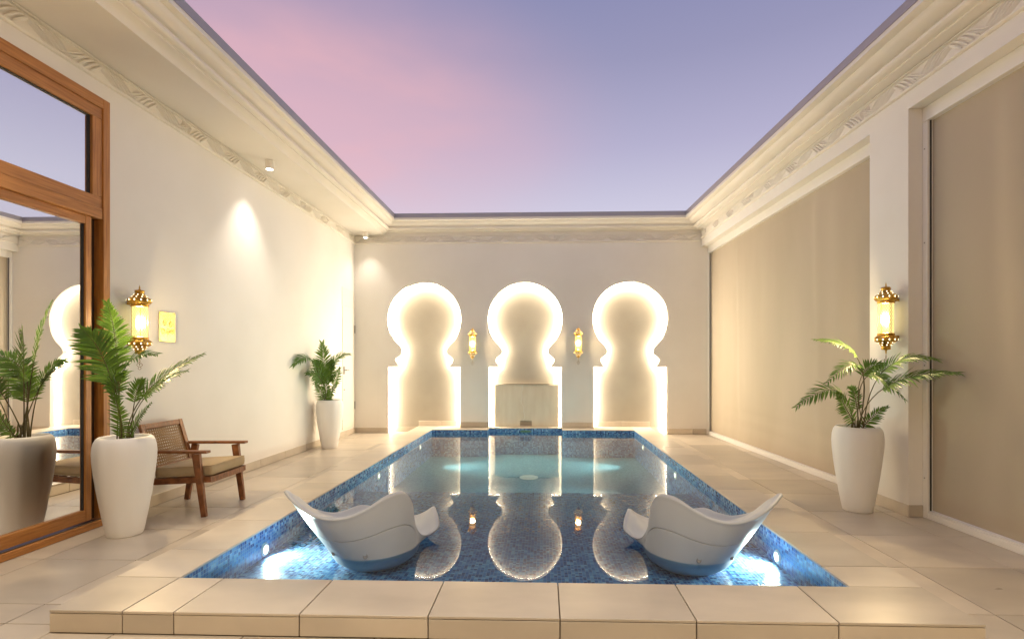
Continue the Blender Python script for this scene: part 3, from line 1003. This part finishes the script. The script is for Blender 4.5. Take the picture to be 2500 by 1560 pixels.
lan = make_lantern()
spots = [((XL, 4.126, 1.572), R(-90 + 180), 1.0, 'glowing brass lantern on the left wall beside the gold sign'),
         ((xr(4.40), 4.40, 1.608), R(90 + 180 - 2), 1.0, 'glowing brass lantern on the pillar above the right palm'),
         ((-1.243, YB, 1.590), 0, .97, 'small brass lantern between the left and centre niches'),
         ((.615, YB, 1.600), 0, .97, 'small brass lantern between the centre and right niches'),
         ((XL, -.35, 1.582), R(90), 1.0, 'unseen brass lantern added for fill on the left wall behind the viewpoint'),  # this lantern and the next are added out of view as warm fill
         ((xr(-.2), -.2, 1.622), R(-92), 1.0, 'unseen brass lantern added for fill on the right pier behind the viewpoint')]
for i, (p, rz, s_, lab) in enumerate(spots):
    o = lan if i == 0 else copy_tree(lan)
    o.location = p; o.rotation_euler = (0, 0, rz); o.scale = (s_, s_, s_)
    tag(o, lab, 'lantern', 'brass wall lanterns')

# ------------------------------------------------------------------ gold pool rules sign
sg = tag(empty('sign', (XL, 4.555, 1.563)), 'gold metal sign plate with prohibition symbols on the left wall', 'sign')
MB().box(0.012, .015, -.099, .099, -.131, .131).build('plate', 'gold', sg, bevel=.001)
for a, b2 in ((-1, -1), (1, -1), (-1, 1), (1, 1)):
    q = MB().lathe([(.0005, 0), (.004, 0), (.004, .003), (.0005, .004)], 10)
    q.v = [(.015 + z, a * .088 + x, b2 * .120 + y) for x, y, z in q.v]
    q.build('standoff', 'steel', sg)


def sym(cy, cz, kind):
    q = MB(); x = .0156; r = .0205
    ring = [(x, cy + r * math.cos(2 * math.pi * k / 24), cz + r * math.sin(2 * math.pi * k / 24)) for k in range(25)]
    q.tube(ring, .0030, 4)
    if kind in (0, 2, 3, 4):
        q.tube([(x, cy - r * .68, cz + r * .68), (x, cy + r * .68, cz - r * .68)], .0011, 4)
    if kind == 0:
        q.box(x - .0004, x + .0004, cy - .009, cy + .005, cz - .005, cz + .004); q.box(x - .0004, x + .0004, cy + .006, cy + .010, cz - .002, cz + .002)
    if kind == 1:
        q.tube([(x, cy, cz - .011), (x, cy, cz + .004)], .0022, 5); q.tube([(x, cy, cz + .007), (x, cy, cz + .011)], .0022, 5)
    if kind == 2:
        q.tube([(x, cy - .003, cz + .010), (x, cy - .001, cz - .002), (x, cy - .006, cz - .012)], .0022, 5)
        q.tube([(x, cy - .001, cz + .002), (x, cy + .007, cz - .004)], .0016, 5)
    if kind == 3:
        q.box(x - .0004, x + .0004, cy - .009, cy + .007, cz - .003, cz + .003)
        for k in (-.008, .005):
            q.box(x - .0004, x + .0004, cy + k, cy + k + .002, cz - .009, cz - .0031)
        q.box(x - .0004, x + .0004, cy + .0071, cy + .012, cz + .001, cz + .007)
    if kind == 4:
        q.tube([(x, cy - .010, cz - .004), (x, cy - .003, cz), (x, cy + .004, cz - .004), (x, cy + .010, cz)], .0012, 4)
        q.tube([(x, cy - .004, cz + .003), (x, cy + .003, cz + .008)], .0018, 5)
    return q.build('pictogram', 'engrave', sg)


sym(-.036, .035, 0); sym(.042, .030, 4); sym(-.056, -.038, 1); sym(.004, -.038, 2); sym(.062, -.038, 3)
for k, (y, z, w) in enumerate(((-.036, .008, .02), (.042, .004, .022), (-.056, -.066, .018), (.004, -.066, .02), (.062, -.066, .018))):
    MB().box(.0152, .0156, y - w / 2, y + w / 2, z - .0012, z + .0012).build('caption_line', 'engrave', sg)

# ------------------------------------------------------------------ soffit downlights
def downlight(y, label, tilt, x=-3.10, k=1., cone=84):
    root = tag(empty('downlight', (x, y, 3.533)), label, 'ceiling light', 'white cylinder downlights on the soffit')
    MB().lathe([(.046, 0), (.047, -.004), (.047, -.098), (.045, -.100), (.038, -.100), (.036, -.088)], 36, caps=True).build('housing', 'white', root, smooth=False)
    MB().lathe([(.0005, -.0905), (.035, -.0905), (.035, -.0895), (.0005, -.0895)], 28).build('lens', 'lens', root)
    ld = bpy.data.lights.new('downlight_lamp', 'SPOT'); ld.energy = DOWNLIGHT_W * k; ld.color = (1, .90, .77)
    ld.spot_size = R(cone); ld.spot_blend = 1.; ld.shadow_soft_size = .03
    lo = bpy.data.objects.new('lamp', ld); SC.collection.objects.link(lo); lo.parent = root
    lo.location = (0, 0, -.104); lo.rotation_euler = tilt
    return root


downlight(5.80, 'white cylinder downlight halfway along the left soffit', (0, 0, 0))
downlight(8.99, 'white cylinder downlight in the far left soffit corner', (0, 0, 0), k=.35)
downlight(2.61, 'white cylinder downlight above the sliding door', (0, 0, 0), k=1.7)
for x, w in ((-1.55, 'left'), (0., 'middle'), (1.55, 'right')):  # three downlights added above the view to brighten the foreground
    downlight(1.0, 'white fill downlight added out of view under the eave, %s of the three' % w, (0, 0, 0), x, 1.55, 124)

# ------------------------------------------------------------------ underwater lamps
def pool_lamp(x, y, z, side, label, energy, deep):
    root = tag(empty('pool_light', (x, y, z)), label, 'pool light', 'round underwater lamps in the pool walls')
    q = MB().lathe([(.001, 0), (.046, 0), (.046, .006), (.038, .012), (.034, .012)], 28, caps=False)
    q.v = [(side * vz, vx, vy) for vx, vy, vz in q.v]; q.build('bezel', 'white', root)
    kk = .72 if deep else .85
    q = MB().lathe([(.001, .016), (.02 * kk, .015), (.034 * kk, .011)], 28, caps=False)
    q.v = [(side * vz, vx, vy) for vx, vy, vz in q.v]; q.build('lens', 'pool_lens_far' if deep else 'pool_lens', root)
    ld = bpy.data.lights.new('pool_lamp', 'SPOT'); ld.energy = energy; ld.color = (1, .99, .82) if deep else (1, .98, .88)
    ld.spot_size = R(88 if deep else 172); ld.spot_blend = 1.; ld.shadow_soft_size = .03
    lo = bpy.data.objects.new('lamp', ld); SC.collection.objects.link(lo); lo.parent = root
    lo.location = (side * .03, 0, 0)
    d = Vector((side, -.05, -.02 if deep else -.12)); lo.rotation_euler = d.to_track_quat('-Z', 'Y').to_euler()
    return root


for y, zz, e, w in ((3.525, -.045, 1.05, 'near'), (6.0, -.07, 2.8, 'middle'), (8.05, -.06, 2.8, 'far')):
    pool_lamp(PX0, y, zz, 1, {'near': 'bright underwater lamp beside the left lounger', 'middle': 'underwater lamp halfway along the left pool side',
                              'far': 'underwater lamp at the far end of the left pool side'}[w], POOL_W * e, w != 'near')
for y, zz, e, w in ((3.50, -.045, 1.05, 'near'), (6.15, -.07, 2.8, 'middle'), (8.12, -.06, 2.8, 'far')):
    pool_lamp(PX1, y, zz, -1, {'near': 'bright underwater lamp beside the right lounger', 'middle': 'underwater lamp halfway along the right pool side',
                               'far': 'underwater lamp at the far end of the right pool side'}[w], POOL_W * e, w != 'near')

# ------------------------------------------------------------------ deck drains
for x, y, lab in ((-2.36, 7.80, 'small steel drain grate in the left deck near the niches'), (2.03, 7.90, 'small steel drain grate in the right deck near the niches')):
    root = tag(empty('drain_grate', (x, y, 0)), lab, 'drain', 'deck drain grates')
    fr_ = MB()
    for q in ((-.06, .06, -.06, -.05), (-.06, .06, .05, .06), (-.06, -.05, -.05, .05), (.05, .06, -.05, .05)):
        fr_.box(*q, .0005, .004)
    fr_.build('frame', 'steel', root)
    MB().box(-.05, .05, -.05, .05, .0005, .0015).build('pit', 'gasket', root)
    for k in range(4):
        MB().box(-.05, .05, -.042 + k * .024, -.030 + k * .024, .0016, .0036).build('bar', 'steel', root)

# ------------------------------------------------------------------ planters and palms
def planter(loc, rz, label, seed):
    root = tag(empty('planter', loc, rz), label, 'planter', 'tall white planters')
    rnd = random.Random(seed)
    ph = [rnd.uniform(0, 6.3) for _ in range(6)]
    prof = [(.02, 0), (.106, 0), (.110, .006), (.118, .05), (.134, .14), (.150, .24), (.165, .34), (.178, .44), (.187, .53), (.190, .59), (.187, .64),
            (.179, .676), (.168, .698), (.156, .708), (.146, .708), (.140, .700), (.138, .66), (.02, .655)]
    fac = lambda r, z, a: r * (1 + (.010 * abs(math.sin(5.5 * a + ph[0] + .4 * math.sin(z * 7))) + .006 * math.sin(9 * a + ph[1] + z * 4)) * (1 if .03 < z < .68 and r > .1 else 0))
    MB().lathe(prof, 72, mod=fac).build('pot', 'pot', root, smooth=True)
    MB().lathe([(.001, .660), (.06, .668), (.137, .662)], 24, caps=False).build('soil', 'soil', root, smooth=True)
    return root


def frond(root, base, mid, tip, start, Ll, nrm, rnd):
    base, mid, tip, nrm = Vector(base), Vector(mid), Vector(tip), Vector(nrm).normalized()
    ctrl = mid * 2 - (base + tip) * .5          # the curve passes through mid
    B = lambda u: base * (1 - u) ** 2 + ctrl * 2 * u * (1 - u) + tip * u * u
    T = lambda u: ((ctrl - base) * (1 - u) + (tip - ctrl) * u).normalized()
    st = MB().tube([B(i / 14) for i in range(15)], .0050, 6, .0012)
    rachis = st.build('frond', 'stem', root, smooth=True)
    lv = MB()
    length = (tip - base).length
    n_ = max(14, int(length * (1 - start) / .0150))
    for i in range(n_ + 1):
        f = i / n_
        u = start + (1 - start) * f
        p, t_ = B(u), T(u)
        nn = (nrm - t_ * nrm.dot(t_)).normalized()
        side = t_.cross(nn)
        env = (math.sin(math.pi * min(1, .16 + .84 * f)) ** .55) * (1 - .45 * f)
        for sgn in (-1, 1):
            L = Ll * 1.38 * max(.30, env) * rnd.uniform(.86, 1.1)
            ang = R(62 - 34 * f + rnd.uniform(-5, 5))
            d = (side * sgn * math.sin(ang) + t_ * math.cos(ang) + nn * rnd.uniform(.10, .28)).normalized()
            w = (.0068 + .016 * Ll) * rnd.uniform(.85, 1.1) * (1 - .3 * f)
            wd = d.cross(nn).normalized()
            droop = rnd.uniform(.10, .30) * L
            pts = []
            for k, ww in ((0, .35), (.3, 1.), (.65, .8), (1., .02)):
                c = p + d * L * k - Vector((0, 0, 1)) * droop * k * k - nn * .10 * L * k * k
                pts.append((c - wd * w * ww, c - nn * w * .35 * ww, c + wd * w * ww))
            k0 = len(lv.v)
            for a_, c_, e_ in pts:
                lv.v += [tuple(a_), tuple(c_), tuple(e_)]
            for k in range(3):
                q = k0 + 3 * k
                lv.f += [(q, q + 1, q + 4, q + 3), (q + 1, q + 2, q + 5, q + 4)]
    lv.build('leaflets', 'leaf', rachis, fix=False)['kind'] = 'stuff'


def palm(base, fronds, label, seed, spread=.05):
    root = tag(empty('palm', base), label, 'palm', 'potted areca palms')
    rnd = random.Random(seed)
    cr_ = MB()
    for k in range(6):
        a = rnd.uniform(0, 6.28); r = rnd.uniform(.01, .06)
        cr_.tube([(r * math.cos(a), r * math.sin(a), -.05), (r * math.cos(a) * .8, r * math.sin(a) * .8, rnd.uniform(.03, .10))], .008, 7, .004)
    cr_.build('stem_cluster', 'stem', root, smooth=True)
    for mid, tip, s_, L, nr in fronds:
        a = rnd.uniform(0, 6.28); r = rnd.uniform(.005, spread)
        hd = Vector((tip[0], tip[1], 0))
        b0 = Vector((r * math.cos(a), r * math.sin(a), -.05)) + (hd.normalized() * .02 if hd.length > 1e-3 else Vector())
        frond(root, b0, mid, tip, s_, L, nr, rnd)
    return root


planter((-3.03, 3.676, 0), .4, 'white planter beside the sliding door and armchair', 1)
planter((2.65, 4.477, 0), 1.9, 'white planter in front of the pillar on the right', 2)
planter((-3.14, 7.558, 0), 3.1, 'white planter against the left wall at the far end', 3)
palm((-3.037, 3.676, .71), [
    ((-0.067, 0.02, 0.545), (-0.17, 0.05, 0.97), 0.48, 0.120, (0.6, -0.8, 0.1)),
    ((-0.072, -0.06, 0.485), (-0.166, -0.16, 0.755), 0.38, 0.170, (0.3, -0.8, 0.5)),
    ((-0.100, 0.03, 0.348), (-0.30, 0.00, 0.5), 0.45, 0.085, (0, -0.3, 1)),
    ((-0.016, 0.0, 0.448), (0.286, -0.06, 0.592), 0.42, 0.120, (-0.2, -0.6, 0.8)),
    ((0.082, 0.1, 0.308), (0.437, 0.2, 0.59), 0.45, 0.140, (-0.2, -0.7, 0.8)),
    ((0.028, 0.06, 0.242), (0.055, 0.1, 0.4), 0.50, 0.120, (-0.3, -1, 0.2)),
    ((0.132, -0.05, 0.103), (0.274, -0.1, 0.243), 0.22, 0.065, (-0.5, -1, 0.3)),
    ((0.055, -0.1, 0.144), (0.046, -0.16, 0.329), 0.12, 0.090, (0.2, -1, 0.2)),
    ((0.168, -0.02, 0.278), (0.454, 0.0, 0.47), 0.50, 0.110, (-0.2, -0.6, 0.9)),
    ((-0.09, 0.05, 0.37), (-0.22, 0.10, 0.546), 0.42, 0.100, (0.4, -1, 0.2)),
    ((0.04, -0.12, 0.327), (0.12, -0.22, 0.45), 0.40, 0.100, (0, -1, 0.6)),
], 'leafy palm in the white planter by the sliding door', 11)
palm((2.645, 4.477, .70), [
    ((0.026, 0.0, 0.54), (-0.347, -0.02, 0.734), 0.56, 0.120, (0.2, -0.5, 1)),
    ((-0.026, -0.1, 0.49), (-0.332, -0.18, 0.388), 0.55, 0.110, (0.2, -0.4, 1)),
    ((0.012, -0.02, 0.385), (0.18, -0.06, 0.532), 0.60, 0.100, (-0.1, -0.9, 0.5)),
    ((0.10, -0.18, 0.47), (0.34, -0.42, 0.566), 0.42, 0.130, (-0.1, -0.5, 1)),
    ((0.07, -0.25, 0.345), (0.36, -0.60, 0.466), 0.48, 0.150, (-0.1, -0.55, 1)),
    ((-0.021, -0.16, 0.423), (0.18, -0.30, 0.262), 0.55, 0.110, (-0.1, -0.5, 1)),
    ((-0.184, -0.06, 0.303), (-0.549, -0.12, 0.185), 0.42, 0.130, (0.1, -0.6, 1)),
    ((-0.149, -0.1, 0.171), (-0.237, -0.14, 0.29), 0.20, 0.100, (0.2, -1, 0.1)),
    ((0.081, -0.06, 0.084), (0.166, -0.12, 0.177), 0.15, 0.075, (-0.3, -1, 0.4)),
    ((0.0, 0.02, 0.243), (-0.03, 0.05, 0.33), 0.30, 0.080, (0.0, -0.4, 1)),
], 'spreading palm with long drooping fronds in front of the pillar', 12)
palm((-3.165, 7.545, .70), [
    ((-0.02, -0.02, 0.383), (-0.06, -0.05, 0.838), 0.34, 0.200, (0.2, -1, 0.2)),
    ((-0.07, -0.34, 0.56), (-0.15, -0.74, 0.515), 0.42, 0.150, (0.3, -.5, 0.8)),
    ((0.058, 0.0, 0.498), (0.30, 0.05, 0.678), 0.45, 0.160, (-0.2, -0.6, 0.9)),
    ((-0.02, -0.2, 0.316), (-0.12, -0.40, 0.400), 0.36, 0.150, (0.2, -0.8, 0.6)),
    ((-0.03, -0.10, 0.358), (-0.11, -0.20, 0.579), 0.40, 0.150, (0.3, -1, 0.2)),
    ((0.102, -0.02, 0.221), (0.20, -0.05, 0.47), 0.50, 0.120, (-0.3, -1, 0.3)),
    ((-0.048, -0.1, 0.109), (-0.09, -0.2, 0.249), 0.10, 0.110, (0.3, -1, 0.3)),
    ((0.08, -0.08, 0.109), (0.20, -0.16, 0.227), 0.10, 0.120, (-0.3, -1, 0.3)),
    ((0.02, -0.1, 0.156), (0.03, -0.2, 0.341), 0.10, 0.130, (0, -1, 0.3)),
    ((0.023, 0.0, 0.336), (0.087, -0.04, 0.579), 0.40, 0.150, (-0.3, -1, 0.3)),
], 'bushy palm against the left wall at the far end', 13)

# ------------------------------------------------------------------ teak armchair with cane back
ch = tag(empty('armchair', (-2.98, 4.375, 0)), 'teak armchair with cane back and beige seat cushion by the left wall', 'armchair')
CX, CYc = -2.98, 4.375
def cp_(mb, name, material, parent=None, **k):
    mb.v = [(x - CX, y - CYc, z) for x, y, z in mb.v]
    return mb.build(name, material, parent or ch, **k)
for y in (4.108, 4.642):
    cp_(MB().bar((-2.730, y, 0), (-2.795, y, .505), .030, .042, up=(1, 0, 0), w2=.034, h2=.062), 'leg', 'teak', bevel=.004)
    cp_(MB().bar((-3.246, y, 0), (-3.168, y, .505), .030, .042, up=(1, 0, 0), w2=.034, h2=.058), 'leg', 'teak', bevel=.004)
    cp_(MB().bar((-3.270, y, .520), (-2.695, y, .524), .058, .022), 'armrest', 'teak', bevel=.005)
    yy = y + (.030 if y < CYc else -.030)
    cp_(MB().bar((-3.235, yy, .268), (-2.690, yy, .298), .024, .048), 'seat_rail', 'teak', bevel=.003)
cp_(MB().bar((-2.705, 4.15, .292), (-2.705, 4.60, .292), .026, .048), 'seat_rail', 'teak', bevel=.003)
cp_(MB().bar((-3.215, 4.15, .262), (-3.215, 4.60, .262), .026, .045), 'seat_rail', 'teak', bevel=.003)
for k in range(5):
    x = -3.13 + k * .095
    cp_(MB().bar((x, 4.152, .288 + (x + 3.13) * .05), (x, 4.598, .288 + (x + 3.13) * .05), .05, .012), 'slat', 'teak')
# reclined back frame
b0, b1 = Vector((-3.175, 0, .345)), Vector((-3.290, 0, .735))
bd = (b1 - b0).normalized()
def bp_(y, t_): return (b0.x + (b1.x - b0.x) * t_, y, b0.z + (b1.z - b0.z) * t_)
y0, y1 = 4.128, 4.622
for y in (y0 + .022, y1 - .022):
    cp_(MB().bar(bp_(y, 0), bp_(y, 1), .044, .026, up=(1, 0, .3)), 'back_stile', 'teak', bevel=.003)
for t_ in (.06, .945):
    cp_(MB().bar(bp_(y0 + .0445, t_), bp_(y1 - .0445, t_), .024, .044, up=bd), 'back_rail', 'teak', bevel=.003)
cane = MB()
ya, yb_, ta, tb = y0 + .044, y1 - .044, .115, .888
nv, nh = 17, 13
for i in range(nv + 1):
    y = ya + (yb_ - ya) * i / nv
    cane.bar(bp_(y, ta), bp_(y, tb), .0095, .0016, up=(1, 0, .3))
for i in range(nh + 1):
    t_ = ta + (tb - ta) * i / nh
    cane.bar(bp_(ya, t_), bp_(yb_, t_), .0016, .0095, up=bd)
wy, wt = yb_ - ya, .40 * (tb - ta)
for sgn in (1, -1):
    k = -wt
    while k < wy:
        p = []
        for e in (0, 1):
            yy = k + e * wt
            p.append((yy, e))
        (ya_, ea), (yb2_, eb) = p
        # clip to the frame
        if ya_ < 0: ea = (0 - ya_) / wt; ya_ = 0
        if yb2_ > wy: eb = 1 - (yb2_ - wy) / wt; yb2_ = wy
        if eb - ea > .02:
            f_ = (lambda v: ya + v) if sgn > 0 else (lambda v: yb_ - v)
            q0 = Vector(bp_(f_(ya_), ta + (tb - ta) * ea)); q1 = Vector(bp_(f_(yb2_), ta + (tb - ta) * eb))
            cane.bar(q0 + Vector((.0014, 0, 0)), q1 + Vector((.0014, 0, 0)), 0.0046, .0012, up=(1, 0, .3))
        k += .0265
cp_(cane, 'cane_panel', 'cane')['kind'] = 'stuff'
# cushion with piped edge
cz = lambda x: .318 + (x + 2.98) * .055
rows = []
NU, NV = 20, 20
def cush(u, v, top_):
    x = -3.155 + u * .458; y = 4.142 + v * .466
    e = (1 - (2 * u - 1) ** 8) * (1 - (2 * v - 1) ** 8)
    return (x, y, cz(x) + (.072 + .012 * e * (1 - .5 * ((2 * u - 1) ** 2 + (2 * v - 1) ** 2) * .6) if top_ else 0))
cu = MB()
cu.grid([[cush(i / NU, j / NV, True) for j in range(NV + 1)] for i in range(NU + 1)])
cu.grid([[cush(i / NU, j / NV, False) for j in range(NV + 1)] for i in range(NU + 1)])
loop = [(i / NU, 0) for i in range(NU)] + [(1, j / NV) for j in range(NV)] + [(1 - i / NU, 1) for i in range(NU)] + [(0, 1 - j / NV) for j in range(NV)]
def bulge(p, k):
    cxx, cyy = -2.926, 4.375
    return (p[0] + (p[0] - cxx) * k, p[1] + (p[1] - cyy) * k, p[2])
rws = []
for h, k in ((0, 0), (.3, .016), (.7, .016), (1, 0)):
    r_ = []
    for u, v in loop:
        a_, c_ = Vector(cush(u, v, False)), Vector(cush(u, v, True))
        r_.append(bulge(a_.lerp(c_, h), k))
    rws.append(r_)
cu.grid(rws, close=True)
cushion = cp_(cu, 'seat_cushion', 'cushion', smooth=True)
for t_ in (True, False):
    pp = [cush(u, v, t_) for u, v in loop]; pp.append(pp[0])
    cp_(MB().tube(pp, .0042, 6), 'piping', 'cushion', parent=cushion, smooth=True)

# ------------------------------------------------------------------ in-pool loungers
RIM = [(-1.699, 3.36, 0.399), (-1.607, 3.25, 0.376), (-1.483, 3.14, 0.346), (-1.374, 3.08, 0.319), (-1.262, 3.05, 0.308), (-1.154, 3.06, 0.321),
       (-1.055, 3.1, 0.36), (-0.961, 3.16, 0.414), (-0.89, 3.22, 0.429), (-0.856, 3.27, 0.404), (-0.84, 3.32, 0.341), (-0.843, 3.37, 0.25),
       (-0.838, 3.41, 0.16), (-0.81, 3.46, 0.091), (-0.776, 3.51, 0.074), (-0.735, 3.58, 0.09), (-0.729, 3.63, 0.114), (-0.75, 3.69, 0.159),
       (-0.779, 3.75, 0.185), (-0.80, 3.81, 0.180), (-0.87, 3.86, 0.13), (-0.965, 3.89, 0.091), (-1.095, 3.89, 0.101), (-1.226, 3.86, 0.153),
       (-1.349, 3.81, 0.188), (-1.437, 3.76, 0.165), (-1.530, 3.70, 0.160), (-1.637, 3.6, 0.220), (-1.70, 3.48, 0.325)]


def closed_cr(pts, per):
    out = []
    N = len(pts)
    for i in range(N):
        p0, p1, p2, p3 = (Vector(pts[(i + k) % N]) for k in (-1, 0, 1, 2))
        for k in range(per):
            u = k / per
            out.append(.5 * (2 * p1 + (p2 - p0) * u + (2 * p0 - 5 * p1 + 4 * p2 - p3) * u * u + (3 * p1 - p0 - 3 * p2 + p3) * u ** 3))
    return out


def lounger(mirror, label):
    ox = -.085
    C = Vector((-1.15, 3.44, 0))
    origin = Vector((-1.12, 3.50, SHELF_Z))
    rim = closed_cr(RIM, 4)
    N = len(rim)
    wl_c, wl_a, wl_b = Vector((-1.115, 3.455, .02)), .285, .315
    bt_c, bt_a, bt_b = Vector((-1.13, 3.50, SHELF_Z + .001)), .20, .205
    ang = [math.atan2(p.y - C.y, p.x - C.x) for p in rim]
    el = lambda c, a, b2, an: Vector((c.x + a * math.cos(an), c.y + b2 * math.sin(an), c.z))
    WLr = [el(wl_c, wl_a, wl_b, a) for a in ang]
    BTr = [el(bt_c, bt_a, bt_b, a) for a in ang]
    out_dir = [Vector((p.x - C.x, p.y - C.y, 0)).normalized() for p in rim]

    def wall(i, t_):       # outer skin, t 0 rim .. 1 waterline
        p = rim[i].lerp(WLr[i], t_)
        return p + out_dir[i] * (.010 * math.sin(math.pi * t_) * (1 if rim[i].z > .2 else .3))
    fin = lambda mb: [tuple((Vector(((2 * ox - v[0]) if mirror else v[0], v[1], v[2])) - (Vector((2 * ox - origin.x, origin.y, origin.z)) if mirror else origin))) for v in mb.v]
    root = tag(empty('pool_lounger', (2 * ox - origin.x if mirror else origin.x, origin.y, origin.z)), label, 'pool lounger', 'moulded in-pool loungers')
    SEAM = .50
    # upper shell: outer wall, rolled rim, inner bowl
    up = MB(); rows = []
    rows.append([wall(i, SEAM) - out_dir[i] * .012 for i in range(N)])
    for t_ in (SEAM - .001, SEAM - .006, .44, .36, .27, .18, .10, .04):
        rows.append([wall(i, t_) for i in range(N)])
    th = .034
    rows.append([rim[i] + out_dir[i] * .002 + Vector((0, 0, -.006)) for i in range(N)])
    rows.append([rim[i] - out_dir[i] * .005 + Vector((0, 0, .003)) for i in range(N)])
    rows.append([rim[i] - out_dir[i] * th * .5 + Vector((0, 0, .006)) for i in range(N)])
    rows.append([rim[i] - out_dir[i] * th * .95 + Vector((0, 0, .001)) for i in range(N)])
    rows.append([rim[i] - out_dir[i] * th * 1.15 + Vector((0, 0, -.010)) for i in range(N)])
    seat_c = Vector((-1.10, 3.50, .065))
    seat = [Vector((seat_c.x + .20 * math.cos(a), seat_c.y + .21 * math.sin(a), min(.065, rim[i].z - .004))) for i, a in enumerate(ang)]
    for t_, k in ((.14, .10), (.30, .28), (.5, .56), (.72, .84), (.88, .96), (1., 1.)):
        r_ = []
        for i in range(N):
            a_ = rim[i] - out_dir[i] * th * 1.2 + Vector((0, 0, -.012))
            p = a_.lerp(seat[i], t_); p.z = a_.z + (seat[i].z - a_.z) * k
            r_.append(p)
        rows.append(r_)
    for k in (.66, .33, .03):
        rows.append([seat_c.lerp(seat[i], k) + Vector((0, 0, -.012 * (1 - k))) for i in range(N)])
    up.grid(rows, close=True)
    up.v = fin(up)
    shell = up.build('seat_shell', 'lounger', root, smooth=True)
    lo = MB(); rows = []
    rows.append([wall(i, SEAM + .004) - out_dir[i] * .016 for i in range(N)])
    for t_ in (SEAM + .014, SEAM + .02, .58, .68, .78, .88, .95, 1.):
        rows.append([wall(i, t_) - out_dir[i] * .0015 for i in range(N)])
    for t_ in (.12, .3, .55, .8, .95, 1.):
        rows.append([WLr[i].lerp(BTr[i], t_) + out_dir[i] * (.022 * math.sin(math.pi * t_) - .0015) for i in range(N)])
    rows.append([bt_c.lerp(BTr[i], .02) for i in range(N)])
    lo.grid(rows, close=True); lo.v = fin(lo)
    base = lo.build('hull_base', 'lounger', root, smooth=True)
    # ballast plugs
    for target in (-1.30, -1.085):
        i = min(range(N), key=lambda k: abs(wall(k, .86).x - target) + (10 if rim[k].y > 3.3 else 0))
        c, d_ = wall(i, .86), out_dir[i]
        s = d_.cross(Vector((0, 0, 1))).normalized(); u = s.cross(d_)
        pl = MB()
        for r_, h in ((.0005, .001), (.010, .001), (.013, .004), (.016, -.004)):
            pl.v += [tuple(c + d_ * (h - .002) + s * r_ * math.cos(2 * math.pi * k / 16) + u * 1.3 * r_ * math.sin(2 * math.pi * k / 16)) for k in range(16)]
        for q in range(3):
            for k in range(16):
                a_, b2 = q * 16 + k, q * 16 + (k + 1) % 16
                pl.f.append((a_, b2, b2 + 16, a_ + 16))
        pl.v = fin(pl)
        pl.build('ballast_plug', 'plug', base, smooth=True)
    return root


lounger(False, 'pale moulded lounger standing in the shallow water at left')
lounger(True, 'pale moulded lounger standing in the shallow water at right').rotation_euler = (0, 0, R(2.5))
